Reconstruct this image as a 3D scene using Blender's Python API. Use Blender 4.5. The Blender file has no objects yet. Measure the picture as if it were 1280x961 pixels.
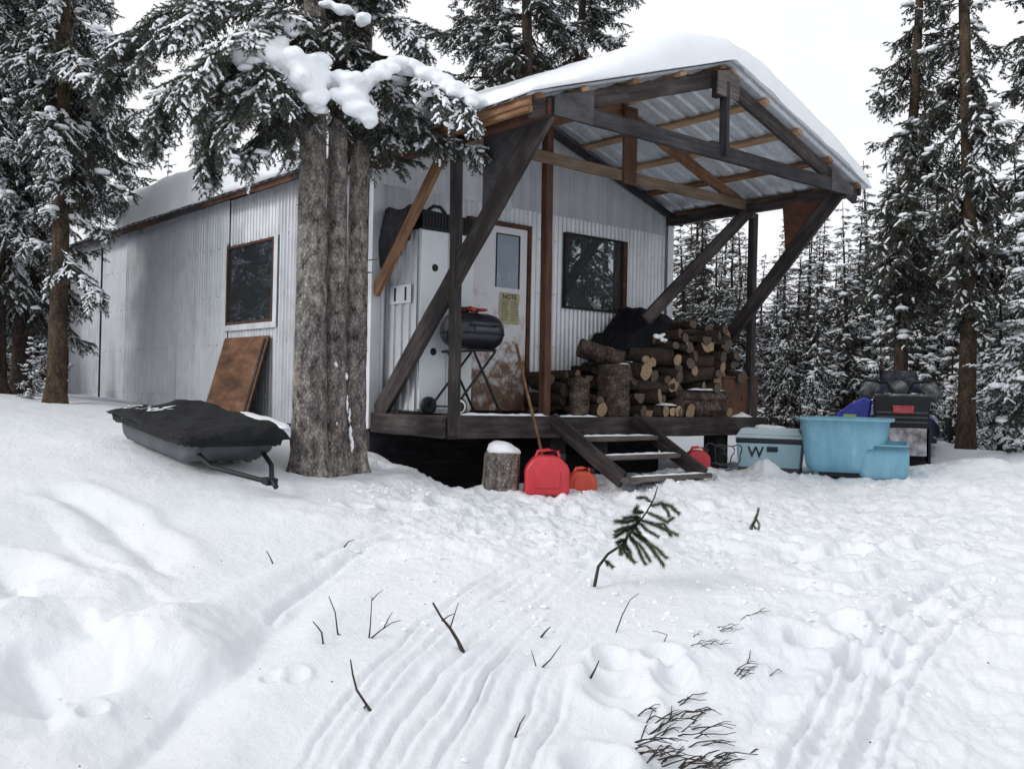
import bpy, math, random
import numpy as np
from mathutils import Vector, Matrix, Euler
rnd = random.Random(7)
R_ = math.radians
scene = bpy.context.scene
COL = scene.collection

# ------------------------------------------------------------------ survey of the place (metres, origin = front left cabin corner at deck level)
F = 1233.9
CAM = np.array([-5.18182, -8.22968, 0.20690])
AX = np.array([[0.7615979, 0.02283219, 0.64764754],
               [-0.64770322, -0.00586576, 0.76187016],
               [0.02119411, -0.9997221, 0.01032113]])
U_, S_, V_ = np.linalg.svd(AX); AX = U_ @ V_
RT, DN, FW = AX[:, 0], AX[:, 1], AX[:, 2]
def P(px, py, d):
    return CAM + d * (FW + RT * (px - 640) / F + DN * (py - 480.5) / F)
def on(px, py, ax, val):
    r = P(px, py, 1) - CAM
    return CAM + (val - CAM[ax]) / r[ax] * r

# ------------------------------------------------------------------ noise
def _h(ix, iy, s):
    n = (ix.astype(np.int64) * 374761393 + iy.astype(np.int64) * 668265263 + s * 974711) & 0x7fffffff
    n = ((n ^ (n >> 13)) * 1274126177) & 0x7fffffff
    return ((n ^ (n >> 16)) & 0xffff) / 65535.0
def vn(x, y, s=0):
    x = np.asarray(x, float); y = np.asarray(y, float)
    ix = np.floor(x); iy = np.floor(y); fx = x - ix; fy = y - iy
    fx = fx * fx * fx * (fx * (fx * 6 - 15) + 10); fy = fy * fy * fy * (fy * (fy * 6 - 15) + 10)
    a = _h(ix, iy, s); b = _h(ix + 1, iy, s); c = _h(ix, iy + 1, s); d = _h(ix + 1, iy + 1, s)
    return (a + (b - a) * fx + (c - a) * fy + (a - b - c + d) * fx * fy) * 2 - 1
def fbm(x, y, s=0, o=4, g=.5):
    t = 0; a = 1; n = 0
    for i in range(o):
        t = t + a * vn(np.asarray(x) * 2 ** i + 17.3 * i, np.asarray(y) * 2 ** i + 5.1 * i, s + i); n += a; a *= g
    return t / n
def sstep(a, b, x):
    t = np.clip((x - a) / (b - a), 0, 1); return t * t * (3 - 2 * t)

# ------------------------------------------------------------------ materials
def newmat(name):
    m = bpy.data.materials.new(name); m.use_nodes = True
    nt = m.node_tree; b = nt.nodes['Principled BSDF']
    return m, nt, b
def node(nt, t, **k):
    n = nt.nodes.new(t)
    for a, v in k.items():
        if a in n.inputs: n.inputs[a].default_value = v
        else: setattr(n, a, v)
    return n
def ramp(nt, stops, interp='LINEAR'):
    n = nt.nodes.new('ShaderNodeValToRGB'); n.color_ramp.interpolation = interp
    e = n.color_ramp.elements
    while len(e) < len(stops): e.new(.5)
    for i, (p, c) in enumerate(stops):
        e[i].position = p; e[i].color = (*c, 1) if len(c) == 3 else c
    return n
def coords(nt, scale=(1, 1, 1), kind='Object', rand=True):
    tc = nt.nodes.new('ShaderNodeTexCoord'); mp = nt.nodes.new('ShaderNodeMapping')
    mp.inputs['Scale'].default_value = scale
    nt.links.new(tc.outputs[kind], mp.inputs['Vector'])
    if rand:
        oi = nt.nodes.new('ShaderNodeObjectInfo'); mu = nt.nodes.new('ShaderNodeMath'); mu.operation = 'MULTIPLY'
        mu.inputs[1].default_value = 37.0; nt.links.new(oi.outputs['Random'], mu.inputs[0])
        nt.links.new(mu.outputs[0], mp.inputs['Location'])
    return mp
def mat(name, stops, scale=8, stretch=(1, 1, 1), rough=.7, bump=.3, bscale=None, metallic=0, detail=6, dist=.02, rand=True, spec=.5, nrough=.6, coat=0):
    m, nt, b = newmat(name)
    mp = coords(nt, stretch, rand=rand)
    n = node(nt, 'ShaderNodeTexNoise', Scale=scale, Detail=detail, Roughness=nrough)
    nt.links.new(mp.outputs[0], n.inputs['Vector'])
    if len(stops) > 1:
        r = ramp(nt, stops); nt.links.new(n.outputs['Fac'], r.inputs[0]); nt.links.new(r.outputs[0], b.inputs['Base Color'])
    else: b.inputs['Base Color'].default_value = (*stops[0][1], 1)
    b.inputs['Roughness'].default_value = rough; b.inputs['Metallic'].default_value = metallic
    b.inputs['Specular IOR Level'].default_value = spec
    if coat: b.inputs['Coat Weight'].default_value = coat
    if bump:
        n2 = node(nt, 'ShaderNodeTexNoise', Scale=bscale or scale * 3, Detail=5, Roughness=.6)
        nt.links.new(mp.outputs[0], n2.inputs['Vector'])
        bp = node(nt, 'ShaderNodeBump', Strength=bump, Distance=dist)
        nt.links.new(n2.outputs['Fac'], bp.inputs['Height']); nt.links.new(bp.outputs[0], b.inputs['Normal'])
    return m
def woodmat(name, dark, mid, light, rough=.8, spread=(.3, .5, .72)):
    m, nt, b = newmat(name)
    mp = coords(nt, (.9, 9, 9))
    n = node(nt, 'ShaderNodeTexNoise', Scale=3.0, Detail=8, Roughness=.65)
    n3 = node(nt, 'ShaderNodeTexNoise', Scale=1.1, Detail=4, Roughness=.6)
    mp2 = coords(nt, (2.0, 3, 3)); nt.links.new(mp2.outputs[0], n3.inputs['Vector'])
    nt.links.new(mp.outputs[0], n.inputs['Vector'])
    mx = nt.nodes.new('ShaderNodeMath'); mx.operation = 'MULTIPLY_ADD'; mx.inputs[1].default_value = .55
    ms = nt.nodes.new('ShaderNodeMath'); ms.operation = 'MULTIPLY'; ms.inputs[1].default_value = .5
    nt.links.new(n.outputs['Fac'], mx.inputs[0]); nt.links.new(n3.outputs['Fac'], ms.inputs[0]); nt.links.new(ms.outputs[0], mx.inputs[2])
    r = ramp(nt, [(spread[0], dark), (spread[1], mid), (spread[2], light)])
    nt.links.new(mx.outputs[0], r.inputs[0]); nt.links.new(r.outputs[0], b.inputs['Base Color'])
    b.inputs['Roughness'].default_value = rough; b.inputs['Specular IOR Level'].default_value = .3
    w = node(nt, 'ShaderNodeTexNoise', Scale=9.0, Detail=6, Roughness=.7); nt.links.new(mp.outputs[0], w.inputs['Vector'])
    bp = node(nt, 'ShaderNodeBump', Strength=.6, Distance=.004)
    nt.links.new(w.outputs['Fac'], bp.inputs['Height']); nt.links.new(bp.outputs[0], b.inputs['Normal'])
    return m
M = {}
M['wood_dark'] = woodmat('weathered_dark_wood', (.010, .008, .009), (.032, .026, .027), (.105, .088, .085))
M['wood_grey'] = woodmat('weathered_grey_wood', (.035, .03, .03), (.10, .085, .08), (.22, .19, .17))
M['wood_black'] = woodmat('blackened_wood', (.008, .008, .010), (.024, .023, .028), (.075, .07, .075))
M['wood_brown'] = woodmat('red_brown_wood', (.025, .012, .009), (.075, .034, .022), (.14, .07, .045))
M['wood_orange'] = woodmat('aged_orange_wood', (.045, .02, .012), (.16, .08, .042), (.34, .20, .11))
M['wood_tan'] = woodmat('greyed_tan_wood', (.05, .035, .025), (.15, .105, .07), (.28, .21, .15))
M['wood_new'] = woodmat('pale_sawn_wood', (.15, .09, .05), (.38, .24, .14), (.55, .38, .24))
M['plywood'] = mat('plywood_brown', [(.3, (.05, .022, .012)), (.5, (.14, .062, .03)), (.7, (.23, .115, .06))], 3.0, (1, 1, 3), .75, .3)
M['gusset'] = mat('gusset_grey_ply', [(.3, (.025, .025, .028)), (.6, (.07, .068, .072)), (.8, (.13, .125, .13))], 6, (1, 1, 2), .8, .3)
M['gusset_red'] = mat('gusset_red_ply', [(.3, (.04, .016, .01)), (.6, (.11, .045, .028)), (.8, (.19, .09, .06))], 5, (1, 1, 2), .8, .3)
M['black'] = mat('black_plastic', [(0, (.008, .009, .012))], rough=.5, spec=.35, bump=.15, scale=6, dist=.01)
M['black_rough'] = mat('black_cloth', [(.3, (.004, .0045, .006)), (.7, (.013, .014, .018))], 5, rough=.8, bump=1, bscale=9, dist=.05, spec=.3)
M['black_fur'] = mat('black_shaggy_cloth', [(.3, (.004, .005, .007)), (.7, (.028, .029, .036))], 22, rough=.9, bump=1, bscale=45, dist=.03)
M['black_paint'] = mat('black_enamel', [(0, (.012, .013, .022))], rough=.3, bump=.06, scale=9, dist=.01)
M['grey_plastic'] = mat('grey_sled_plastic', [(.3, (.035, .038, .046)), (.7, (.085, .09, .105))], 4, rough=.55, bump=.2)
M['white_paint'] = mat('white_paint', [(.3, (.56, .60, .63)), (.7, (.68, .72, .75))], 2.5, (1, 1, .5), .45, .08)
M['red_plastic'] = mat('red_can_plastic', [(.3, (.42, .018, .03)), (.7, (.58, .04, .055))], 4, rough=.42, bump=.15, dist=.01)
M['orange_plastic'] = mat('orange_can_plastic', [(.3, (.52, .055, .03)), (.7, (.66, .10, .05))], 4, rough=.45, bump=.15, dist=.01)
M['blue_tub'] = mat('worn_blue_plastic', [(.30, (.13, .32, .44)), (.48, (.18, .40, .53)), (.60, (.22, .45, .57)), (.75, (.38, .56, .65))], 4.2, (1, 1, .35), .5, .25, dist=.01, nrough=.7)
M['blue_cooler'] = mat('cooler_pale_blue', [(.3, (.36, .56, .64)), (.7, (.44, .64, .71))], 3, rough=.5, bump=.1)
M['cooler_lid'] = mat('cooler_lid_mint', [(.3, (.52, .66, .68)), (.7, (.62, .74, .76))], 3, rough=.5, bump=.1)
M['navy'] = mat('navy_band', [(0, (.01, .012, .03))], rough=.5, bump=0)
M['blue_cowl'] = mat('snowmobile_blue', [(.4, (.02, .03, .33)), (.7, (.04, .06, .5))], 6, rough=.3, bump=.05)
M['yellow_decal'] = mat('lime_decal', [(0, (.35, .5, .12))], rough=.4, bump=0)
M['white_rub'] = mat('white_ring', [(0, (.7, .7, .72))], rough=.5, bump=0)
M['paper'] = mat('notice_paper', [(.3, (.38, .35, .21)), (.7, (.50, .47, .32))], 8, rough=.9, bump=.2)
M['ink'] = mat('ink', [(0, (.05, .045, .035))], rough=.9, bump=0)
M['decal_white'] = mat('printed_white', [(0, (.75, .77, .8))], rough=.7, bump=0)
M['rust'] = mat('rusty_steel', [(.3, (.045, .018, .010)), (.55, (.10, .042, .024)), (.8, (.16, .075, .045))], 5, rough=.85, bump=.5)
M['lamp_red'] = mat('red_tail_lens', [(.3, (.25, .01, .02)), (.7, (.55, .08, .09))], 14, rough=.3, bump=0)
M['snowmobile_grey'] = mat('frosted_grey_cover', [(.3, (.045, .05, .052)), (.5, (.13, .14, .14)), (.75, (.42, .44, .45))], 9, rough=.8, bump=.6)
M['snowy_flap'] = mat('snow_caked_flap', [(.35, (.12, .10, .10)), (.5, (.35, .34, .36)), (.7, (.62, .63, .68))], 7, rough=.8, bump=.6)
M['cable'] = mat('cable', [(0, (.06, .065, .07))], rough=.5, bump=0)
M['red_cloth'] = mat('red_gloves', [(.35, (.12, .01, .012)), (.6, (.42, .05, .04)), (.75, (.5, .18, .1))], 18, rough=.8, bump=.6)
M['log_end'] = mat('cut_log_end', [(.25, (.15, .09, .05)), (.55, (.36, .25, .155)), (.8, (.54, .44, .33))], 4, rough=.9, bump=.3)
M['log_end_old'] = mat('old_cut_log_end', [(.25, (.04, .03, .025)), (.55, (.12, .09, .07)), (.8, (.26, .21, .165))], 5, rough=.9, bump=.4)
M['twig'] = mat('twig_bark', [(.3, (.018, .014, .013)), (.7, (.06, .045, .04))], 20, rough=.9, bump=.3)

def ringmat(m):
    nt = m.node_tree; b = nt.nodes['Principled BSDF']; src = b.inputs['Base Color'].links[0].from_socket
    tc = nt.nodes.new('ShaderNodeTexCoord'); w = nt.nodes.new('ShaderNodeTexWave'); w.wave_type = 'RINGS'; w.rings_direction = 'Y'; w.inputs['Scale'].default_value = 3.2; w.inputs['Distortion'].default_value = 2.5; w.inputs['Detail'].default_value = 3
    nt.links.new(tc.outputs['Object'], w.inputs['Vector']); r = ramp(nt, [(.1, (.62, .58, .55)), (.6, (1, 1, 1))]); nt.links.new(w.outputs['Fac'], r.inputs[0])
    mx = nt.nodes.new('ShaderNodeMix'); mx.data_type = 'RGBA'; mx.blend_type = 'MULTIPLY'; mx.inputs['Factor'].default_value = 1
    nt.links.new(src, mx.inputs['A']); nt.links.new(r.outputs[0], mx.inputs['B']); nt.links.new(mx.outputs['Result'], b.inputs['Base Color'])
ringmat(M['log_end']); ringmat(M['log_end_old'])
def snowmat():
    m, nt, b = newmat('snow')
    mp = coords(nt, rand=False)
    n = node(nt, 'ShaderNodeTexNoise', Scale=26, Detail=9, Roughness=.62); nt.links.new(mp.outputs[0], n.inputs['Vector'])
    b.inputs['Base Color'].default_value = (.84, .865, .90, 1); b.inputs['Roughness'].default_value = .65
    b.inputs['Specular IOR Level'].default_value = .25
    b.inputs['Subsurface Weight'].default_value = .0
    bp = node(nt, 'ShaderNodeBump', Strength=.55, Distance=.012)
    nt.links.new(n.outputs['Fac'], bp.inputs['Height']); nt.links.new(bp.outputs[0], b.inputs['Normal'])
    return m
M['snow'] = snowmat()
def groundmat():
    m, nt, b = newmat('snow_ground')
    mp = coords(nt, rand=False)
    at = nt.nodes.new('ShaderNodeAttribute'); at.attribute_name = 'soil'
    n = node(nt, 'ShaderNodeTexNoise', Scale=24, Detail=12, Roughness=.74); nt.links.new(mp.outputs[0], n.inputs['Vector'])
    n2 = node(nt, 'ShaderNodeTexNoise', Scale=.8, Detail=4); nt.links.new(mp.outputs[0], n2.inputs['Vector'])
    c1 = ramp(nt, [(.3, (.80, .83, .875)), (.7, (.86, .88, .91))]); nt.links.new(n2.outputs['Fac'], c1.inputs[0])
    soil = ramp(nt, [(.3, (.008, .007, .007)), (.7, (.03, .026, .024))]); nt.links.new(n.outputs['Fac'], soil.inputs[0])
    # scattered needles and bark crumbs lying on the snow
    vo = node(nt, 'ShaderNodeTexVoronoi', Scale=7.0, Randomness=1.0); nt.links.new(mp.outputs[0], vo.inputs['Vector'])
    lt = nt.nodes.new('ShaderNodeMath'); lt.operation = 'LESS_THAN'; lt.inputs[1].default_value = .04
    nt.links.new(vo.outputs['Distance'], lt.inputs[0])
    ms = nt.nodes.new('ShaderNodeMath'); ms.operation = 'GREATER_THAN'; ms.inputs[1].default_value = .62
    sc = nt.nodes.new('ShaderNodeSeparateColor'); nt.links.new(vo.outputs['Color'], sc.inputs[0]); nt.links.new(sc.outputs[0], ms.inputs[0])
    mm = nt.nodes.new('ShaderNodeMath'); mm.operation = 'MULTIPLY'; nt.links.new(lt.outputs[0], mm.inputs[0]); nt.links.new(ms.outputs[0], mm.inputs[1])
    x0 = nt.nodes.new('ShaderNodeMix'); x0.data_type = 'RGBA'; nt.links.new(mm.outputs[0], x0.inputs['Factor'])
    nt.links.new(c1.outputs[0], x0.inputs['A']); x0.inputs['B'].default_value = (.09, .075, .06, 1)
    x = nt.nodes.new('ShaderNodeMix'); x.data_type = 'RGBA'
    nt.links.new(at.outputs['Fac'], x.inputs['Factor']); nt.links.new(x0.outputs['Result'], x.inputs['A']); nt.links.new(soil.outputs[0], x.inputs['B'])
    nt.links.new(x.outputs['Result'], b.inputs['Base Color'])
    b.inputs['Roughness'].default_value = .7; b.inputs['Specular IOR Level'].default_value = .2
    bp = node(nt, 'ShaderNodeBump', Strength=.8, Distance=.02)
    nt.links.new(n.outputs['Fac'], bp.inputs['Height']); nt.links.new(bp.outputs[0], b.inputs['Normal'])
    return m
M['ground'] = groundmat()
def barkmat(name, c1, c2, c3, sc=14, bump=1.0, dist=.02):
    m, nt, b = newmat(name)
    mp = coords(nt, (1, 1, .55), rand=False)
    v = node(nt, 'ShaderNodeTexVoronoi', Scale=sc * 2.6, Randomness=1); v.feature = 'DISTANCE_TO_EDGE'; nt.links.new(mp.outputs[0], v.inputs['Vector'])
    n = node(nt, 'ShaderNodeTexNoise', Scale=sc, Detail=8, Roughness=.68); nt.links.new(mp.outputs[0], n.inputs['Vector'])
    n2 = node(nt, 'ShaderNodeTexNoise', Scale=2.2, Detail=5); nt.links.new(mp.outputs[0], n2.inputs['Vector'])
    ad = nt.nodes.new('ShaderNodeMath'); ad.operation = 'MULTIPLY_ADD'; ad.inputs[1].default_value = .42
    nt.links.new(v.outputs['Distance'], ad.inputs[0]); nt.links.new(n.outputs['Fac'], ad.inputs[2])
    r = ramp(nt, [(.36, c1), (.56, c2), (.80, c3)]); nt.links.new(ad.outputs[0], r.inputs[0])
    mx = nt.nodes.new('ShaderNodeMix'); mx.data_type = 'RGBA'; mx.blend_type = 'MULTIPLY'
    r2 = ramp(nt, [(.35, (.72, .69, .70)), (.65, (1.12, 1.10, 1.0))]); nt.links.new(n2.outputs['Fac'], r2.inputs[0])
    mx.inputs['Factor'].default_value = 1; nt.links.new(r.outputs[0], mx.inputs['A']); nt.links.new(r2.outputs[0], mx.inputs['B'])
    nt.links.new(mx.outputs['Result'], b.inputs['Base Color']); b.inputs['Roughness'].default_value = .95
    b.inputs['Specular IOR Level'].default_value = .15
    bp = node(nt, 'ShaderNodeBump', Strength=bump, Distance=dist)
    nt.links.new(ad.outputs[0], bp.inputs['Height']); nt.links.new(bp.outputs[0], b.inputs['Normal'])
    return m
M['bark_near'] = barkmat('spruce_bark', (.028, .025, .026), (.19, .172, .168), (.48, .455, .43), 19, 1.0)
M['bark'] = barkmat('spruce_bark_far', (.018, .014, .013), (.055, .042, .036), (.11, .09, .08), 12)
M['bark_brown'] = barkmat('spruce_bark_brown', (.025, .019, .015), (.08, .058, .042), (.15, .115, .085), 12)
M['bark_log'] = barkmat('log_bark', (.02, .015, .014), (.085, .064, .055), (.21, .17, .15), 13)
M['needles'] = mat('spruce_needles', [(.3, (.045, .052, .046)), (.5, (.078, .085, .070)), (.75, (.13, .13, .105))], 3, rough=.75, bump=0, spec=.2)
M['needles_green'] = mat('young_spruce_needles', [(.3, (.045, .06, .035)), (.7, (.14, .165, .10))], 12, rough=.7, bump=0, spec=.2)

def metalmat(name, base, rough=.42, met=.75, grime=.5):
    m, nt, b = newmat(name)
    mp = coords(nt, (1, 1, 1), rand=True); mps = coords(nt, (22, 22, .35), rand=True)
    n = node(nt, 'ShaderNodeTexNoise', Scale=4.5, Detail=8, Roughness=.6); nt.links.new(mp.outputs[0], n.inputs['Vector'])
    n2 = node(nt, 'ShaderNodeTexNoise', Scale=1.0, Detail=5, Roughness=.6); nt.links.new(mps.outputs[0], n2.inputs['Vector'])
    ad = nt.nodes.new('ShaderNodeMath'); ad.operation = 'ADD'; nt.links.new(n.outputs['Fac'], ad.inputs[0]); nt.links.new(n2.outputs['Fac'], ad.inputs[1])
    hf = nt.nodes.new('ShaderNodeMath'); hf.operation = 'MULTIPLY'; hf.inputs[1].default_value = .5; nt.links.new(ad.outputs[0], hf.inputs[0])
    lo = tuple(c * (1 - grime * .45) for c in base); hi = tuple(min(1, c * 1.18) for c in base)
    r = ramp(nt, [(.33, lo), (.5, base), (.68, hi)]); nt.links.new(hf.outputs[0], r.inputs[0]); nt.links.new(r.outputs[0], b.inputs['Base Color'])
    b.inputs['Metallic'].default_value = met
    rr = nt.nodes.new('ShaderNodeMapRange'); rr.inputs['To Min'].default_value = rough - .1; rr.inputs['To Max'].default_value = rough + .2
    nt.links.new(n.outputs['Fac'], rr.inputs['Value']); nt.links.new(rr.outputs[0], b.inputs['Roughness'])
    n3 = node(nt, 'ShaderNodeTexNoise', Scale=5, Detail=3); nt.links.new(mp.outputs[0], n3.inputs['Vector'])
    bp = node(nt, 'ShaderNodeBump', Strength=.25, Distance=.02); nt.links.new(n3.outputs['Fac'], bp.inputs['Height']); nt.links.new(bp.outputs[0], b.inputs['Normal'])
    return m
M['metal'] = metalmat('galvanised_siding', (.68, .70, .735), .42, .38, .4)
M['metal_side'] = metalmat('darker_galvanised_siding', (.52, .54, .57), .40, .5, .5)  # same siding in a darker tone for the side wall
M['metal_dull'] = metalmat('dull_galvanised_siding', (.50, .515, .545), .6, .35, .35)
M['metal_roof'] = metalmat('galvanised_roofing', (.74, .77, .82), .40, .5)
def doormat():
    m, nt, b = newmat('worn_white_door')
    mp = coords(nt, (1, 1, 1), rand=False)
    n = node(nt, 'ShaderNodeTexNoise', Scale=7, Detail=9, Roughness=.7); nt.links.new(mp.outputs[0], n.inputs['Vector'])
    sp = nt.nodes.new('ShaderNodeSeparateXYZ'); tc = nt.nodes.new('ShaderNodeTexCoord'); nt.links.new(tc.outputs['Object'], sp.inputs[0])
    mr = nt.nodes.new('ShaderNodeMapRange'); mr.inputs['From Min'].default_value = 1.6; mr.inputs['From Max'].default_value = 0.0
    mr.inputs['To Min'].default_value = -.22; mr.inputs['To Max'].default_value = .16
    nt.links.new(sp.outputs['Z'], mr.inputs['Value'])
    ad = nt.nodes.new('ShaderNodeMath'); ad.operation = 'ADD'; nt.links.new(n.outputs['Fac'], ad.inputs[0]); nt.links.new(mr.outputs[0], ad.inputs[1])
    r = ramp(nt, [(.42, (.72, .72, .75)), (.52, (.52, .48, .48)), (.60, (.24, .15, .11)), (.75, (.13, .075, .05))])
    nt.links.new(ad.outputs[0], r.inputs[0]); nt.links.new(r.outputs[0], b.inputs['Base Color']); b.inputs['Roughness'].default_value = .65
    return m
M['door'] = doormat()
def glassmat(name, refl=.45, tint=(.02, .025, .03)):
    m, nt, b = newmat(name)
    out = nt.nodes['Material Output']
    g = nt.nodes.new('ShaderNodeBsdfGlossy'); g.inputs['Roughness'].default_value = .015; g.inputs['Color'].default_value = (.8, .88, .92, 1)
    b.inputs['Base Color'].default_value = (*tint, 1); b.inputs['Roughness'].default_value = .3
    mx = nt.nodes.new('ShaderNodeMixShader'); mx.inputs[0].default_value = refl
    nt.links.new(b.outputs[0], mx.inputs[1]); nt.links.new(g.outputs[0], mx.inputs[2]); nt.links.new(mx.outputs[0], out.inputs['Surface'])
    return m
M['glass'] = glassmat('window_glass', .30)
M['glass_door'] = glassmat('door_glass', .12, (.30, .36, .43))

# ------------------------------------------------------------------ mesh building
class MB:
    def __init__(s): s.v = []; s.f = []; s.m = []; s.sm = []
    def add(s, vs, fs, mi=0, smooth=False):
        o = len(s.v); s.v += [tuple(map(float, v)) for v in vs]
        for f in fs: s.f.append(tuple(i + o for i in f)); s.m.append(mi); s.sm.append(smooth)
    def box(s, lo, hi, mi=0, R=None, jit=0):
        vs = [(x, y, z) for x in (lo[0], hi[0]) for y in (lo[1], hi[1]) for z in (lo[2], hi[2])]
        if jit: vs = [tuple(c + rnd.uniform(-jit, jit) for c in v) for v in vs]
        if R is not None: vs = [tuple(R @ Vector(v)) for v in vs]
        s.add(vs, [(0, 1, 3, 2), (4, 6, 7, 5), (0, 4, 5, 1), (2, 3, 7, 6), (0, 2, 6, 4), (1, 5, 7, 3)], mi)
    def prism(s, poly, axis, a, b, mi=0):
        def mk(u, w, t): return {0: (t, u, w), 1: (u, t, w), 2: (u, w, t)}[axis]
        n = len(poly); vs = [mk(u, w, a) for u, w in poly] + [mk(u, w, b) for u, w in poly]
        s.add(vs, [tuple(range(n))[::-1], tuple(range(n, 2 * n))] + [(i, (i + 1) % n, n + (i + 1) % n, n + i) for i in range(n)], mi)
    def tube(s, pts, rad, n=8, mi=0, cap=True, noise=0, flat=1.0, capmi=None, smooth=True):
        pts = [Vector(p) for p in pts]; rings = []
        if not hasattr(rad, '__len__'): rad = [rad] * len(pts)
        up = Vector((0, 0, 1))
        d0 = (pts[1] - pts[0]).normalized()
        if abs(d0.z) > .9: up = Vector((1, 0, 0))
        o = []
        for i, p in enumerate(pts):
            d = (pts[min(i + 1, len(pts) - 1)] - pts[max(i - 1, 0)]).normalized()
            a = d.cross(up).normalized(); b = a.cross(d).normalized()
            for k in range(n):
                t = 2 * math.pi * k / n; r = rad[i] * (1 + (rnd.uniform(-noise, noise) if noise else 0))
                o.append(p + a * math.cos(t) * r + b * math.sin(t) * r * flat)
        fs = [(i * n + k, i * n + (k + 1) % n, (i + 1) * n + (k + 1) % n, (i + 1) * n + k) for i in range(len(pts) - 1) for k in range(n)]
        s.add(o, fs, mi, smooth)
        if cap:
            c = mi if capmi is None else capmi
            s.add([o[k] for k in range(n)], [tuple(range(n))], c)
            L = len(o) - n; s.add([o[L + k] for k in range(n)], [tuple(range(n))[::-1]], c)
    def lathe(s, prof, n=24, mi=0, c=(0, 0, 0), axis='z', smooth=True):
        vs = []
        for r, h in prof:
            for k in range(n):
                t = 2 * math.pi * k / n
                v = (r * math.cos(t), r * math.sin(t), h)
                if axis == 'y': v = (v[0], v[2], v[1])
                if axis == 'x': v = (v[2], v[0], v[1])
                vs.append((v[0] + c[0], v[1] + c[1], v[2] + c[2]))
        s.add(vs, [(i * n + k, i * n + (k + 1) % n, (i + 1) * n + (k + 1) % n, (i + 1) * n + k) for i in range(len(prof) - 1) for k in range(n)], mi, smooth)
    def grid(s, pts, nu, nv, mi=0, smooth=True):
        s.add(pts, [(i * nv + j, (i + 1) * nv + j, (i + 1) * nv + j + 1, i * nv + j + 1) for i in range(nu - 1) for j in range(nv - 1)], mi, smooth)
    def obj(s, name, mats, parent=None, loc=None, matrix=None, bevel=0, seg=2):
        me = bpy.data.meshes.new(name)
        me.from_pydata(s.v, [], s.f)
        me.polygons.foreach_set('material_index', s.m); me.polygons.foreach_set('use_smooth', s.sm)
        for m in (mats if isinstance(mats, (list, tuple)) else [mats]): me.materials.append(M[m] if isinstance(m, str) else m)
        me.update(); me.validate()
        o = bpy.data.objects.new(name, me); COL.objects.link(o)
        if parent: o.parent = parent
        if matrix is not None: o.matrix_local = matrix
        if loc is not None: o.location = loc
        if bevel:
            b = o.modifiers.new('bevel', 'BEVEL'); b.width = bevel; b.segments = seg; b.limit_method = 'ANGLE'; b.angle_limit = .6
        return o
def fastobj(name, V, T, mi, mats, parent=None, smooth=True, sm=None):
    V = np.asarray(V, np.float32); T = np.asarray(T, np.int32)
    me = bpy.data.meshes.new(name); n = len(T); k = T.shape[1]
    me.vertices.add(len(V)); me.vertices.foreach_set('co', V.ravel())
    me.loops.add(n * k); me.loops.foreach_set('vertex_index', T.ravel())
    me.polygons.add(n); me.polygons.foreach_set('loop_start', np.arange(0, n * k, k, dtype=np.int32))
    if mi is not None: me.polygons.foreach_set('material_index', np.asarray(mi, np.int32))
    me.polygons.foreach_set('use_smooth', np.full(n, smooth) if sm is None else sm)
    for m in mats: me.materials.append(M[m] if isinstance(m, str) else m)
    me.update(calc_edges=True)
    o = bpy.data.objects.new(name, me); COL.objects.link(o)
    if parent: o.parent = parent
    return o
def tag(o, label=None, cat=None, group=None, kind=None):
    if label: o['label'] = label
    if cat: o['category'] = cat
    if group: o['group'] = group
    if kind: o['kind'] = kind
    return o
def empty(name, loc=(0, 0, 0), rz=0, label=None, cat=None, group=None, rx=0, ry=0):
    o = bpy.data.objects.new(name, None); COL.objects.link(o); o.location = tuple(loc); o.rotation_euler = (rx, ry, rz); o.empty_display_size = .1
    return tag(o, label, cat, group)
def beam(name, p0, p1, w, h, m, parent, up=(0, 0, 1), bevel=.005, jit=.003):
    """board running along its own local X so that the grain follows it; w across, h along 'up'"""
    p0 = Vector(p0); p1 = Vector(p1); d = (p1 - p0); L = d.length; x = d / L
    u = Vector(up); y = u.cross(x).normalized(); z = x.cross(y)
    mt = Matrix((x, y, z)).transposed().to_4x4(); mt.translation = p0
    b = MB(); n = max(2, int(L / .35)); vs = []
    for i in range(n + 1):
        t = L * i / n; o1 = rnd.uniform(-jit, jit); o2 = rnd.uniform(-jit, jit)
        for (a, c) in ((-1, -1), (1, -1), (1, 1), (-1, 1)): vs.append((t, a * w / 2 + o1, c * h / 2 + o2))
    fs = [(0, 3, 2, 1), (n * 4, n * 4 + 1, n * 4 + 2, n * 4 + 3)]
    for i in range(n):
        for k in range(4): fs.append((i * 4 + k, i * 4 + (k + 1) % 4, i * 4 + 4 + (k + 1) % 4, i * 4 + 4 + k))
    b.add(vs, fs)
    return b.obj(name, m, parent, matrix=mt, bevel=bevel, seg=1)
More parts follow.
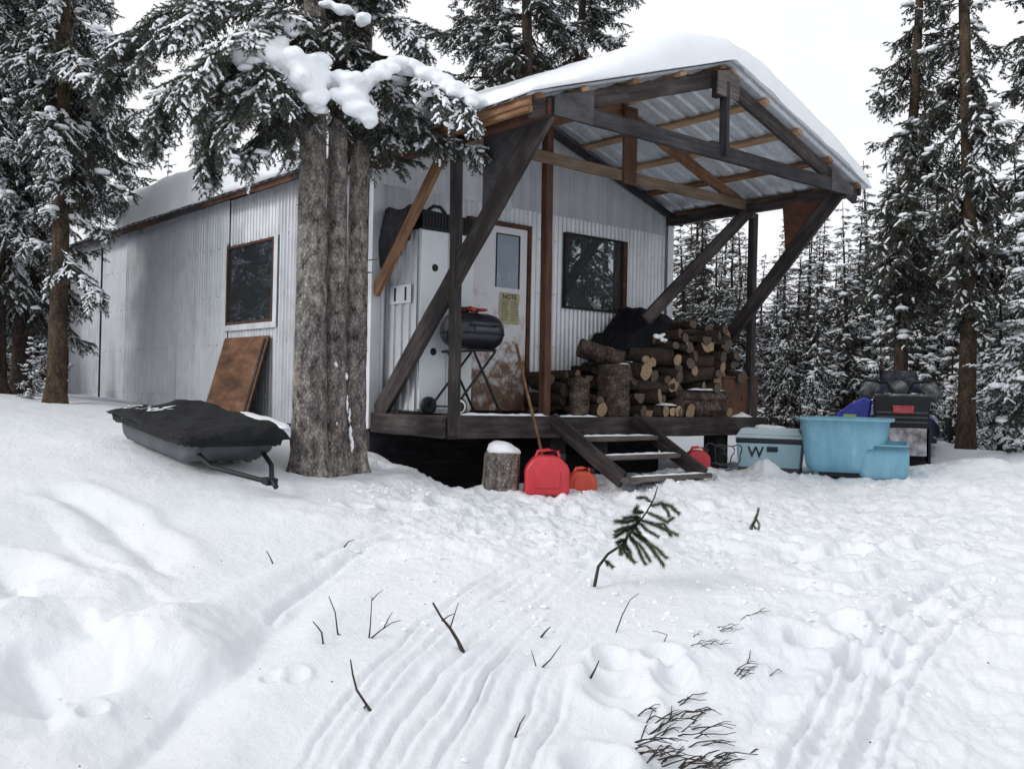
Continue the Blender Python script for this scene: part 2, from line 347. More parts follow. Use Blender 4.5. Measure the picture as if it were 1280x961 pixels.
def lump(name, balls, parent=None, voxel=.03, m='snow', noise=.012, ns=9, sub=0):
    """snow clump: overlapping balls fused into one surface and roughened"""
    import bmesh
    bm = bmesh.new()
    for (c, r) in balls:
        rr = r if hasattr(r, '__len__') else (r, r, r)
        bmesh.ops.create_icosphere(bm, subdivisions=2, radius=1, matrix=Matrix.Translation(Vector(c)) @ Matrix.Diagonal((*rr, 1)))
    me = bpy.data.meshes.new('t'); bm.to_mesh(me); bm.free()
    o = bpy.data.objects.new('t', me); COL.objects.link(o)
    r = o.modifiers.new('r', 'REMESH'); r.mode = 'VOXEL'; r.voxel_size = voxel; r.use_smooth_shade = True
    s = o.modifiers.new('s', 'SMOOTH'); s.factor = .6; s.iterations = 5
    dg = bpy.context.evaluated_depsgraph_get(); me2 = bpy.data.meshes.new_from_object(o.evaluated_get(dg))
    bpy.data.objects.remove(o); bpy.data.meshes.remove(me)
    n = len(me2.vertices); co = np.zeros(n * 3, np.float32); me2.vertices.foreach_get('co', co); co = co.reshape(-1, 3)
    no = np.zeros(n * 3, np.float32); me2.vertices.foreach_get('normal', no); no = no.reshape(-1, 3)
    q = fbm(co[:, 0] * ns + co[:, 2] * ns * .7, co[:, 1] * ns - co[:, 2] * ns * .6, 3, 3)
    co = co + no * (q * noise)[:, None]
    me2.vertices.foreach_set('co', co.astype(np.float32).ravel()); me2.polygons.foreach_set('use_smooth', [True] * len(me2.polygons))
    me2.name = name; me2.materials.clear(); me2.materials.append(M[m]); me2.update()
    o = bpy.data.objects.new(name, me2); COL.objects.link(o)
    if parent: o.parent = parent
    return o

# ------------------------------------------------------------------ terrain
ctrl = []
for (px, py, d) in [(0, 961, 3.5), (320, 961, 3.6), (640, 961, 3.65), (960, 961, 3.75), (1280, 961, 3.8),
                    (0, 800, 4.45), (320, 800, 4.6), (640, 800, 4.7), (960, 800, 4.8), (1280, 800, 4.9),
                    (0, 700, 5.5), (320, 700, 5.8), (640, 700, 6.0), (960, 700, 6.2), (1280, 700, 6.4),
                    (0, 610, 7.0), (250, 622, 6.9), (450, 635, 7.2), (640, 640, 7.8), (850, 640, 8.2), (1050, 640, 8.8), (1280, 622, 9.0),
                    (385, 582, 8.1), (150, 543, 8.7), (600, 609, 9.0), (700, 612, 9.1), (830, 604, 9.2), (955, 590, 11.2), (1070, 599, 10.5), (1160, 581, 12.3),
                    (1207, 557, 14), (1275, 563, 12.0), (70, 500, 11.5), (15, 492, 14), (480, 585, 8.7)]:
    ctrl.append(P(px, py, d))
ctrl += [np.array(c) for c in [(-.15, 1.9, -.17), (-.15, 3.2, -.13), (-.15, 5, -.08), (-.15, 9, .03), (-1, 12, .09), (-6, 14, .15), (4.9, 2.5, -.42), (5.2, 7, -.30), (10, 4, -.28),
                              (-9, -3, -.2), (-12, 4, .1), (-8, -12, -1.35), (-1, -10, -1.0), (4, -6, -.8), (-5.2, -10, -1.35), (9, -2, -.5), (8, 14, -.1), (0, 18, .1), (16, 8, -.2), (-14, -8, -.6)]]
ctrl = np.array(ctrl)
def tps_fit(c):
    n = len(c); d = np.linalg.norm(c[:, None, :2] - c[None, :, :2], axis=2)
    K = np.where(d > 0, d * d * np.log(np.maximum(d, 1e-9)), 0) + np.eye(n) * .02
    Pm = np.c_[np.ones(n), c[:, :2]]; A = np.block([[K, Pm], [Pm.T, np.zeros((3, 3))]])
    return np.linalg.solve(A, np.r_[c[:, 2], 0, 0, 0])
W_ = tps_fit(ctrl)
def base_h(x, y):
    x = np.atleast_1d(np.asarray(x, float)); y = np.atleast_1d(np.asarray(y, float))
    z = W_[-3] + W_[-2] * x + W_[-1] * y
    for i, c in enumerate(ctrl):
        r2 = (x - c[0]) ** 2 + (y - c[1]) ** 2; z = z + W_[i] * .5 * r2 * np.log(np.maximum(r2, 1e-12))
    rr = np.hypot(x - 0, y - 2); k = sstep(13, 20, rr)
    far = -.15 + .25 * fbm(x * .06, y * .06, 5, 3)
    return z * (1 - k) + far * k
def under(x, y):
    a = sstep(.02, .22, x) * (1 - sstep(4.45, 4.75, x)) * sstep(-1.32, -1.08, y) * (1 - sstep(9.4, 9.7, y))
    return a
def Gb(px, py):
    """where the sight line of a photo pixel meets the snow"""
    ds = np.geomspace(2.5, 40, 1500); q = CAM + ds[:, None] * (P(px, py, 1) - CAM)
    h = base_h(q[:, 0], q[:, 1]); i = np.argmax(q[:, 2] < h)
    return q[i]
def curve_px(pts, n=60):
    w = np.array([Gb(*p)[:2] for p in pts]); t = np.linspace(0, len(pts) - 1, n); out = []
    for a in t:
        i = min(int(a), len(pts) - 2); u = a - i
        p0 = w[max(i - 1, 0)]; p1 = w[i]; p2 = w[i + 1]; p3 = w[min(i + 2, len(pts) - 1)]
        out.append(.5 * ((2 * p1) + (-p0 + p2) * u + (2 * p0 - 5 * p1 + 4 * p2 - p3) * u * u + (-p0 + 3 * p1 - 3 * p2 + p3) * u ** 3))
    return np.array(out)
def cdist(x, y, c):
    """signed distance to a ground curve and the fraction along it"""
    best = np.full(x.shape, 1e9); sg = np.zeros(x.shape); tt = np.zeros(x.shape)
    for i in range(len(c) - 1):
        a = c[i]; b = c[i + 1]; d = b - a; L = d @ d + 1e-12
        u = np.clip(((x - a[0]) * d[0] + (y - a[1]) * d[1]) / L, 0, 1)
        ex = x - a[0] - u * d[0]; ey = y - a[1] - u * d[1]; r = np.hypot(ex, ey); k = r < best
        best = np.where(k, r, best); sg = np.where(k, np.sign(d[0] * ey - d[1] * ex), sg); tt = np.where(k, (i + u) / (len(c) - 1), tt)
    return best * sg, tt
rs = np.random.RandomState(11)
GROOVES = [([(395, 975), (450, 885), (520, 810), (590, 755), (660, 712), (730, 688), (800, 676)], .035, .020),
           ([(440, 975), (492, 885), (555, 812), (620, 760), (690, 715), (770, 688)], .03, .028),
           ([(475, 975), (525, 890), (590, 812), (655, 757), (720, 715), (800, 690)], .03, .022),
           ([(520, 975), (565, 885), (620, 810), (680, 752), (740, 712)], .035, .030),
           ([(560, 975), (600, 885), (650, 810), (705, 750), (750, 712)], .03, .026),
           ([(600, 975), (632, 890), (672, 815), (718, 760), (750, 725)], .04, .026),
           ([(1000, 975), (1035, 900), (1085, 820), (1140, 760), (1200, 715)], .05, .030),
           ([(1060, 975), (1090, 905), (1130, 830), (1180, 775), (1240, 730)], .04, .022),
           ([(905, 975), (950, 880), (1010, 800), (1075, 740), (1150, 700)], .05, .016),
           ([(390, 700), (470, 672), (560, 650), (650, 640), (730, 628)], .03, .016),
           ([(330, 770), (410, 712), (480, 680), (560, 662), (640, 655)], .03, .016)]
GROOVES += [([(x + dx, y) for x, y in GROOVES[k][0]], .016, .014) for k, dx in ((0, 17), (0, -22), (1, 24), (2, 14), (3, 17), (4, -14), (5, 28), (5, 60), (6, 30), (6, -26), (7, 34))]
GROOVES = [(curve_px(c, 36), w, d) for c, w, d in GROOVES]
TRENCH = [(curve_px([(140, 990), (200, 915), (262, 850), (325, 785), (390, 735), (450, 705), (520, 690)], 40), .14, .075),
          (curve_px([(52, 612), (110, 625), (160, 660), (200, 695), (232, 728)], 30), .10, .075),
          (curve_px([(-20, 700), (15, 705), (32, 735)], 12), .10, .12),
          (curve_px([(55, 800), (75, 850), (80, 880)], 12), .16, .10)]
LEDGE = [(curve_px([(40, 606), (90, 612), (135, 640), (175, 672), (210, 705), (235, 730)], 30), .035, -1, .35),
         (curve_px([(-30, 690), (10, 700), (30, 728), (42, 760)], 12), .12, -1, .35),
         (curve_px([(30, 800), (62, 830), (78, 880), (70, 930)], 16), .09, -1, .3),
         (curve_px([(95, 760), (130, 790), (150, 830), (150, 870)], 14), .07, -1, .25),
         (curve_px([(60, 640), (110, 690), (200, 745), (260, 760)], 14), .03, -1, .3),
         (curve_px([(150, 800), (200, 838), (260, 850), (330, 800)], 18), .06, -1, .2),
         (curve_px([(120, 980), (190, 910), (255, 845), (320, 785), (380, 740)], 30), .05, -1, .25)]
def rpx(n, x0, x1, y0, y1):
    return [Gb(rs.uniform(x0, x1), rs.uniform(y0, y1)) for _ in range(n)]
DENT = [(p[0], p[1], rs.uniform(.06, .15), rs.uniform(.02, .055)) for p in rpx(34, 800, 1270, 600, 700) + rpx(16, 440, 780, 612, 650) + rpx(14, 880, 1270, 700, 850) + rpx(10, 660, 860, 800, 960)]
DENT += [(*Gb(115, 895)[:2], .05, .03), (*Gb(368, 851)[:2], .05, .025), (*Gb(340, 852)[:2], .045, .02)]
BUMP = [(P(386, 568, 8.2)[0], P(386, 568, 8.2)[1], .34, -.07), (P(430, 560, 8.5)[0], P(430, 560, 8.5)[1], .30, -.06), (P(70, 500, 11.6)[0], P(70, 500, 11.6)[1], .3, -.05), (P(1207, 557, 13.6)[0], P(1207, 557, 13.6)[1], .35, -.06)] + [(*Gb(*p)[:2], r, h) for p, r, h in [((955, 596), .16, .20), ((1010, 600), .2, .06), ((210, 800), .28, .11), ((120, 730), .3, .10), ((260, 830), .16, .07), ((20, 780), .25, .1),
        ((400, 650), .4, .07), ((300, 640), .3, .03), ((690, 606), .25, .03), ((1230, 590), .5, .10), ((1180, 610), .35, .07), ((120, 500), .8, .05), ((560, 690), .5, .03), ((810, 705), .35, .06), ((900, 640), .5, .05)]]
def height(x, y, detail=True):
    z = base_h(x, y); u = under(x, y)
    d = np.hypot(x - CAM[0], y - CAM[1])
    if detail:
        near = 1 - sstep(16, 26, d)
        dep = ((x - CAM[0]) * FW[0] + (y - CAM[1]) * FW[1]); lat = ((x - CAM[0]) * RT[0] + (y - CAM[1]) * RT[1]) / np.maximum(dep, .5)
        # trampled ground: in front of the deck and over to the right
        tr = sstep(5.3, 6.6, dep) * (1 - sstep(11, 13, dep)) * sstep(-.22, -.02, lat)
        tr = np.maximum(tr, .55 * sstep(.12, .3, lat) * (1 - sstep(10, 12, dep)))
        tl = .5 * (1 - sstep(4.6, 6.2, dep)) * (1 - sstep(-.40, -.22, lat))
        z = z + near * (.035 * fbm(x * .9, y * .9, 21, 3) + .010 * fbm(x * 3.1, y * 3.1, 31, 3))
        rid = 1 - np.abs(fbm(x * 3.2, y * 3.2, 41, 4)) * 2.2
        z = z + near * (tr * (.040 * fbm(x * 2.6, y * 2.6, 51, 4) + .034 * rid + .034 * fbm(x * 8, y * 8, 61, 4, .65)) + tl * (.05 * fbm(x * 2.4, y * 2.4, 71, 4) + .02 * rid))
        z = z + near * (.0045 * fbm(x * 14, y * 14, 81, 3, .7) * (1 + 2.0 * tr))
        for (cx, cy, r, h) in DENT:
            q = ((x - cx) ** 2 + (y - cy) ** 2) / (r * r); z = z - h * np.exp(-q * q) + h * .45 * np.exp(-(np.sqrt(q) - 1.35) ** 2 * 6)
        for (cx, cy, r, h) in BUMP:
            q = ((x - cx) ** 2 + (y - cy) ** 2) / (r * r); z = z + h * np.exp(-q) * (1 + .35 * fbm(x * 5, y * 5, 91, 3))
        m = (d < 9.5)
        for c, w, dp in GROOVES:
            xs = x[m]; ys = y[m]; s, t = cdist(xs, ys, c); e = sstep(0, .03, t) * (1 - sstep(.88, 1, t)) * np.clip(.75 + .9 * vn(xs * 1.3 + w * 90, ys * 1.3, 5), .05, 1.4)
            a = np.abs(s + .02 * vn(xs * 3, ys * 3, 9) + .006 * vn(xs * 17, ys * 17, 19)); z[m] += e * 1.0 * (-dp * np.exp(-(a / (w * .7)) ** 2) + .5 * dp * np.exp(-((a - 2.1 * w) / (w * .9)) ** 2))
        for c, hh_, sd_, fall in LEDGE:
            xs = x[m]; ys = y[m]; s, t = cdist(xs, ys, c); s = s * sd_ + .035 * fbm(xs * 4, ys * 4, 23, 3); e = sstep(0, .2, t) * (1 - sstep(.75, 1, t))
            z[m] -= e * .8 * hh_ * sstep(-.03, .05, s) * np.exp(-np.maximum(s, 0) / fall)
        for c, w, dp in TRENCH:
            xs = x[m]; ys = y[m]; s, t = cdist(xs, ys, c); e = sstep(0, .12, t) * (1 - sstep(.7, 1, t)); a = s + .04 * vn(xs * 3, ys * 3, 13)
            z[m] += e * (-.6 * dp * (np.exp(-(a / w) ** 2)) + .3 * dp * np.exp(-((np.abs(a) - 2 * w) / (w * .8)) ** 2))
    z = z * (1 - u) + u * np.minimum(z - .25, -.95)
    return z
def G(px, py, dz=0):
    q = Gb(px, py); q = q.copy(); q[2] = height(np.array([q[0]]), np.array([q[1]]))[0] + dz
    return q
def gz(x, y): return float(height(np.array([float(x)]), np.array([float(y)]))[0])

def build_ground():
    hd = math.atan2(FW[1], FW[0])
    a = np.r_[np.linspace(-R_(34), R_(34), 820)]
    b = np.linspace(R_(34), R_(326), 150)[1:-1]
    ang = hd + np.r_[a, b]; NA = len(ang)
    r = np.r_[[.15, .6, 1.2, 1.8, 2.3], np.geomspace(2.6, 30, 560), np.geomspace(31, 400, 40)]; NR = len(r)
    A, Rr = np.meshgrid(ang, r); x = (CAM[0] + Rr * np.cos(A)).ravel(); y = (CAM[1] + Rr * np.sin(A)).ravel()
    z = height(x, y); u = under(x, y)
    i = np.arange(NR - 1)[:, None] * NA; j = np.arange(NA)[None, :]; j2 = (j + 1) % NA
    T = np.stack([i + j, i + NA + j, i + NA + j2, i + j2], -1).reshape(-1, 4)
    V = np.c_[x, y, z]; V = np.vstack([V, [[CAM[0], CAM[1], height(np.array([CAM[0]]), np.array([CAM[1]]))[0]]]])
    o = fastobj('snow_ground', V, T, None, ['ground'])
    at = o.data.attributes.new('soil', 'FLOAT', 'POINT')
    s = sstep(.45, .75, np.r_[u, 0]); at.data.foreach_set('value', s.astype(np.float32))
    tag(o, kind='structure')
build_ground()
def crumbs():
    import bmesh
    bm = bmesh.new(); bmesh.ops.create_icosphere(bm, subdivisions=1, radius=1); V0 = np.array([v.co[:] for v in bm.verts]); T0 = np.array([[v.index for v in f.verts] for f in bm.faces]); bm.free()
    r5 = np.random.RandomState(5); V = []; T = []; o = 0; pts = []
    for _ in range(1500):
        px, py = r5.uniform(440, 1275), 605 + 190 * r5.rand() ** 1.8; pts.append((px, py))
    for _ in range(50):
        px, py = r5.uniform(0, 1275), r5.uniform(620, 950); pts.append((px, py))
    for c_, n_, sx, sy in (((955, 592), 90, 45, 10), ((690, 612), 90, 60, 8), ((830, 610), 70, 50, 8), ((1060, 606), 70, 60, 7), ((540, 610), 60, 80, 14)):
        pts += [(c_[0] + r5.normal() * sx, c_[1] + abs(r5.normal()) * sy) for _ in range(n_)]
    P_ = np.array([Gb(min(max(a, -50), 1330), c)[:2] for a, c in pts]); Z = height(P_[:, 0], P_[:, 1])
    for (x, y), z in zip(P_, Z):
        s = .004 + .013 * r5.rand() ** 4; v = V0 * (1 + r5.uniform(-.28, .28, (len(V0), 1))) * s * np.array([r5.uniform(.8, 1.5), r5.uniform(.8, 1.4), r5.uniform(.5, .9)]) + [x, y, z + s * .25]
        V.append(v); T.append(T0 + o); o += len(V0)
    ob = fastobj('snow_crumbs', np.vstack(V), np.vstack(T), None, ['snow'], smooth=False)
    tag(ob, 'broken crumbs of crusty snow scattered over the trampled ground', 'snow', kind='stuff')
crumbs()

# ------------------------------------------------------------------ cabin
W, L = 4.38, 9.75
WT = 2.47                                            # wall top at the eaves above the deck
RX, RZ = 2.19, 3.28                                  # ridge
YF = -2.5                                            # front edge of the porch roof
def rz_(x): return RZ - abs(x - RX) * .33
cab = empty('cabin', label='tin-sided cabin with a long log-braced porch roof under thick snow', cat='cabin')
core = MB()
core.box((.05, .05, -.14), (W - .05, L - .03, 2.42)); core.prism([(.05, 2.42), (W - .05, 2.42), (RX, 3.12)], 1, .05, L - .03)
core.obj('inner_wall', 'wood_dark', cab)

def corr(b, u0, u1, z0, z1, face, base, amp=.011, pitch=.079, mi=0, n=8, lean=0, top=None):
    """corrugated sheet; face 'front' lies in XZ at Y=base, face 'side' lies in YZ at X=base"""
    k = max(2, int((u1 - u0) / pitch * n)); vs = []
    rows = 2 if top is None else 2
    for i in range(k + 1):
        u = u0 + (u1 - u0) * i / k; o = amp * (math.sin(2 * math.pi * u / pitch)) ; o = o if o > 0 else o * .7
        zt = z1 if top is None else top(u)
        for (z, l) in ((z0, 0), (zt, lean)):
            q = base - amp * 1.1 - o - l
            vs.append((u, q, z) if face == 'front' else (q, u, z))
    fs = [(2 * i, 2 * i + 2, 2 * i + 3, 2 * i + 1) if face == 'front' else (2 * i, 2 * i + 1, 2 * i + 3, 2 * i + 2) for i in range(k)]
    b.add(vs, fs, mi, True)
# front wall: lower sheets around door and window, gable sheets above
DX0, DX1, DZ = 1.14, 2.02, 2.07
WX0, WX1, WZ0, WZ1 = 2.56, 3.58, 1.21, 2.08
ZL = 2.30
b = MB()
for (u0, u1, z0, z1) in [(.0, .62, -.14, ZL), (.62, DX0, -.02, ZL), (DX0, DX1, DZ, ZL), (DX1, WX0, -.02, ZL), (WX0, WX1, -.02, WZ0), (WX0, WX1, WZ1, ZL), (WX1, W, -.02, ZL)]:
    corr(b, u0, u1, z0, z1, 'front', 0.03, amp=.009, pitch=.066)
b.obj('front_siding', 'metal', cab)
b = MB()
for (u0, u1) in [(0, .87), (.87, 1.76), (1.76, 2.62), (2.62, 3.5), (3.5, W)]:
    corr(b, u0 + .002, u1, ZL - .05, 0, 'front', .014 + rnd.uniform(-.004, 0), amp=.004, pitch=.2, mi=rnd.choice((0, 0, 1)), n=14, top=lambda u: rz_(u) - .09)
b.obj('gable_siding', ['metal', 'metal_dull'], cab)
# side wall sheets
SY0, SY1, SZ0, SZ1 = 2.04, 3.28, .98, 1.94
seams = [0, .95, 2.04, 3.28, 3.95, 4.9, 5.85, 6.9, 8.0, L]
b = MB()
for i in range(len(seams) - 1):
    y0, y1 = seams[i], seams[i + 1]
    dull = 1 if 6.8 < y0 < 7.5 else 0
    am = .003 if dull else .010
    off = rnd.uniform(-.008, .004)
    if abs(y0 - 2.04) < .01:
        corr(b, y0, y1, -.16, SZ0, 'side', .02 + off, am); corr(b, y0, y1, SZ1, WT + .05, 'side', .02 + off, am)
    else: corr(b, y0, y1, -.16, WT + .05, 'side', .02 + off, am * 1.9, mi=dull, lean=rnd.uniform(-.004, .008))
b.obj('side_siding', ['metal_side', 'metal_dull'], cab)
b = MB(); corr(b, 0, L, -.2, WT + .02, 'side', W + .04, .01); b.obj('far_side_siding', 'metal', cab)
b = MB(); corr(b, 0, W, -.2, 0, 'front', L + .03, .01, top=lambda u: rz_(u) - .09); b.obj('rear_siding', 'metal', cab)
# corner trims
b = MB(); b.box((-.022, -.03, -.15), (.075, -.022, 2.42)); b.box((-.030, -.03, -.15), (-.022, .07, 2.42)); b.obj('corner_trim', 'metal', cab)
b = MB(); b.box((W - .06, -.03, -.02), (W + .035, -.022, 2.44)); b.box((W + .035, -.03, -.02), (W + .043, .08, 2.44)); b.obj('corner_trim', 'metal', cab)
# fasteners in rows
b = MB()
for z in (.12, .75, 1.35, 1.95):
    for i in range(42):
        y = .1 + i * .23 + rnd.uniform(-.01, .01)
        if SY0 - .05 < y < SY1 + .05 and SZ0 < z < SZ1: continue
        b.box((-.032, y - .006, z - .006), (-.018, y + .006, z + .006))
    for i in range(19):
        x = .06 + i * .235
        if DX0 - .1 < x < DX1 + .1 or (WX0 < x < WX1 and z > 1.2): continue
        b.box((x - .006, -.012, z - .006), (x + .006, .002, z + .006))
b.obj('roofing_screw', 'metal_dull', cab)['kind'] = 'stuff'
# dark void boards and skids below the floor
beam('floor_skid', (.12, -.0, -.28), (.12, L, -.28), .2, .24, 'wood_black', cab)
beam('floor_skid', (W - .15, 0, -.28), (W - .15, L, -.28), .2, .24, 'wood_black', cab)
beam('floor_skid', (2.2, -1.0, -.30), (2.2, L, -.30), .2, .24, 'wood_black', cab)
b = MB(); b.box((.1, .03, -.98), (W - .1, .07, -.16)); b.box((-.0, .0, -.98), (.04, L, -.17)); b.obj('void_board', 'wood_black', cab)  # black boards stand in for the shaded void below the walls

def framed_window(name, lo, hi, face, fm, pm, mull=None, fw=.045):
    w = MB()
    if face == 'front':
        (x0, z0), (x1, z1) = lo, hi; y0, y1 = -.035, .04
        w.box((x0, y0, z0), (x0 + fw, y1, z1)); w.box((x1 - fw, y0, z0), (x1, y1, z1))
        w.box((x0 + fw, y0 + .002, z1 - fw), (x1 - fw, y1, z1)); w.box((x0 + fw, y0 + .002, z0), (x1 - fw, y1, z0 + fw))
    else:
        (y0, z0), (y1, z1) = lo, hi; a, c = -.04, .04
        w.box((a, y0, z0), (c, y0 + fw, z1)); w.box((a, y1 - fw, z0), (c, y1, z1))
        w.box((a + .002, y0 + fw, z1 - fw), (c, y1 - fw, z1)); w.box((a + .002, y0 + fw, z0), (c, y1 - fw, z0 + fw))
    o = w.obj(name, fm, cab, bevel=.003, seg=1)
    p = MB(); n = 10; pts = []
    for i in range(n + 1):
        for j in range(n + 1):
            s = i / n; t = j / n; wob = .0010 * math.sin(3 * s + 2 * t)
            if face == 'front': pts.append((lo[0] + .02 + (hi[0] - lo[0] - .04) * s, -.010 + wob, lo[1] + .02 + (hi[1] - lo[1] - .04) * t))
            else: pts.append((-.012 + wob, hi[0] - .02 - (hi[0] - lo[0] - .04) * s, lo[1] + .02 + (hi[1] - lo[1] - .04) * t))
    p.grid(pts, n + 1, n + 1); p.obj('pane', pm, o)
    return o
fwn = framed_window('window', (WX0, WZ0), (WX1, WZ1), 'front', 'wood_black', 'glass', fw=.022)
swn = framed_window('window', (SY0, SZ0), (SY1, SZ1), 'side', 'wood_brown', 'glass', fw=.03)
b = MB(); b.box((WX1 - .075, -.042, WZ0 + .024), (WX1 - .024, -.012, WZ1 - .024)); b.obj('jamb', 'wood_brown', fwn)
# pale flashing round the side window
b = MB(); b.box((-.034, SY0 - .09, SZ0 - .07), (-.028, SY1 + .07, SZ0 - .002)); b.box((-.034, SY0 - .09, SZ0 - .002), (-.028, SY0 - .002, SZ1 + .02)); b.box((-.034, SY1 + .002, SZ0), (-.028, SY1 + .05, SZ1 + .05))
b.obj('window_flashing', 'metal', cab)
# door
dr = empty('door'); dr.parent = cab
b = MB(); b.box((DX0 + .05, -.03, .03), (DX1 - .05, .02, DZ - .05))
dl = b.obj('door_leaf', 'door', dr, bevel=.006)
b = MB(); b.box((DX0, -.05, 0), (DX0 + .05, .03, DZ)); b.box((DX1 - .05, -.05, 0), (DX1, .03, DZ)); b.box((DX0 + .05, -.048, DZ - .05), (DX1 - .05, .03, DZ))
b.obj('door_frame', 'wood_brown', dr, bevel=.004, seg=1)
wx0, wx1, wz0, wz1 = 1.53, 1.84, 1.36, 1.93
b = MB()
b.box((wx0 - .008, -.044, wz0), (wx0, -.031, wz1)); b.box((wx1, -.044, wz0), (wx1 + .016, -.031, wz1)); b.box((wx0 - .008, -.043, wz1), (wx1 + .016, -.031, wz1 + .012))
b.obj('window_frame', 'black', dr)
b = MB(); b.box((wx0, -.036, wz0), (wx1, -.032, wz1)); b.obj('window_pane', 'glass_door', dr)
b = MB(); b.lathe([(.0, 0), (.02, 0), (.02, -.03), (.03, -.04), (.03, -.06), (0, -.065)], 12, c=(DX0 + .13, -.03, .98), axis='y'); b.obj('handle', 'metal_dull', dr)
# the paper notice: title and lines of writing
nx0, nx1, nz0, nz1 = 1.58, 1.86, .97, 1.31
b = MB(); pts = []
for i in range(9):
    for j in range(9):
        s = i / 8; t = j / 8; pts.append((nx0 + (nx1 - nx0) * s + .006 * math.sin(9 * t), -.036 - .004 * abs(math.sin(5 * s + 3 * t)), nz0 + (nz1 - nz0) * t))
b.grid(pts, 9, 9); nt_ = b.obj('notice', 'paper', dr)
b = MB()
for col in (0, 1):
    z = nz1 - .095; x0 = nx0 + .025 + col * .135
    while z > nz0 + .03:
        x = x0; xe = x0 + .105 - rnd.uniform(0, .03)
        while x < xe:
            w = rnd.uniform(.008, .024); b.box((x, -.0425, z), (min(x + w, xe), -.0412, z + .0045)); x += w + .006
        z -= .017
b.obj('notice_text', 'ink', nt_)['kind'] = 'stuff'
def text(name, s, size, m, parent, matrix, ext=.001, bend=None):
    cu = bpy.data.curves.new(name, 'FONT'); cu.body = s; cu.size = size; cu.extrude = ext; cu.align_x = 'CENTER'; cu.offset = size * .012
    t = bpy.data.objects.new('tmp', cu); COL.objects.link(t)
    dg = bpy.context.evaluated_depsgraph_get(); me = bpy.data.meshes.new_from_object(t.evaluated_get(dg)); bpy.data.objects.remove(t)
    if bend:
        for v in me.vertices: v.co.y += bend * v.co.x * v.co.x
    me.name = name; me.materials.clear(); me.materials.append(M[m]); o = bpy.data.objects.new(name, me); COL.objects.link(o); o.parent = parent; o.matrix_local = matrix
    return o
FRONT = Matrix(((1, 0, 0, 0), (0, 0, -1, 0), (0, 1, 0, 0), (0, 0, 0, 1)))
text('notice_title', 'NOTE', .075, 'ink', nt_, Matrix.Translation(((nx0 + nx1) / 2, -.042, nz1 - .07)) @ FRONT)

# deck
b = MB()
y = -1.165
xx0, xx1 = .0, 4.78
n = 8; w = 1.13 / n
for i in range(n):
    y0 = -1.165 + i * w; b.box((xx0 + rnd.uniform(0, .01), y0 + .003, -.035), (xx1 - rnd.uniform(0, .02), y0 + w - .003, .0 - rnd.uniform(0, .003)))
b.obj('deck_board', 'wood_grey', cab)['kind'] = 'stuff'
beam('deck_rim', (.06, -1.19, -.095), (xx1, -1.19, -.105), .045, .21, 'wood_dark', cab)
beam('deck_rim', (.015, -1.20, -.10), (.015, -.03, -.09), .045, .19, 'wood_dark', cab)
beam('deck_rim', (xx1 + .02, -1.20, -.10), (xx1 + .02, -.03, -.10), .045, .19, 'wood_dark', cab)
for x in (.7, 1.5, 2.3, 3.1, 3.9): beam('deck_joist', (x, -1.15, -.12), (x, -.02, -.12), .045, .16, 'wood_black', cab)
beam('deck_stump', (4.1, -1.0, -1.0), (4.1, -1.0, -.18), .2, .2, 'wood_black', cab, up=(1, 0, 0))
beam('deck_stump', (1.5, -1.0, -1.0), (1.5, -1.0, -.18), .2, .2, 'wood_black', cab, up=(1, 0, 0))
# posts
UP = (1, 0, 0)
beam('post', (.10, -1.235, -.17), (.06, -1.235, 2.50), .085, .085, 'wood_dark', cab, up=UP)
beam('post', (1.30, -1.10, .0), (1.255, -1.12, 2.88), .085, .085, 'wood_brown', cab, up=UP)
beam('post', (4.57, -1.12, .0), (4.58, -1.12, 2.42), .085, .085, 'wood_dark', cab, up=UP)
# long raking braces out to the front truss
beam('brace', (.06, -.08, .0), (.085, -2.44, 2.52), .05, .20, 'wood_dark', cab, up=(0, 0, 1))
beam('brace', (4.36, -.08, .0), (4.27, -2.44, 2.46), .05, .17, 'wood_dark', cab)
# shorter braces at the posts
beam('brace', (.02, -.03, 1.17), (.02, -1.19, 2.46), .045, .12, 'wood_orange', cab)
beam('brace', (4.36, -1.22, 2.42), (3.0, -.86, 1.06), .05, .14, 'wood_dark', cab)
# eave beams
EX0, EX1 = -.16, 4.50
beam('eave_beam', (.03, -2.52, 2.475), (.0, .02, 2.44), .09, .13, 'wood_brown', cab)
beam('eave_beam', (4.33, -2.52, 2.44), (4.36, .02, 2.43), .09, .11, 'wood_dark', cab)
beam('fascia_board', (-.21, -2.53, 2.50), (-.205, -1.2, 2.505), .035, .13, 'wood_orange', cab)
beam('fascia_board', (-.215, -1.2, 2.50), (-.21, 0.1, 2.50), .035, .11, 'wood_dark', cab)
beam('fascia_board', (-.18, -2.50, 2.42), (-.18, -.75, 2.415), .05, .05, 'wood_orange', cab)
y = .1
for i, ln in enumerate([1.2, .9, 1.4, 1.5, 1.3, 1.6, 1.8]):
    beam('fascia_board', (-.20, y + .01, 2.50 + rnd.uniform(-.008, .008)), (-.20, min(y + ln, L + .2), 2.50 + rnd.uniform(-.008, .008)), .03, .12, ['wood_dark', 'wood_brown', 'wood_brown', 'wood_dark', 'wood_brown', 'wood_dark', 'wood_dark'][i], cab); y += ln
beam('fascia_board', (4.57, -2.52, 2.49), (4.57, L, 2.49), .03, .10, 'wood_dark', cab)
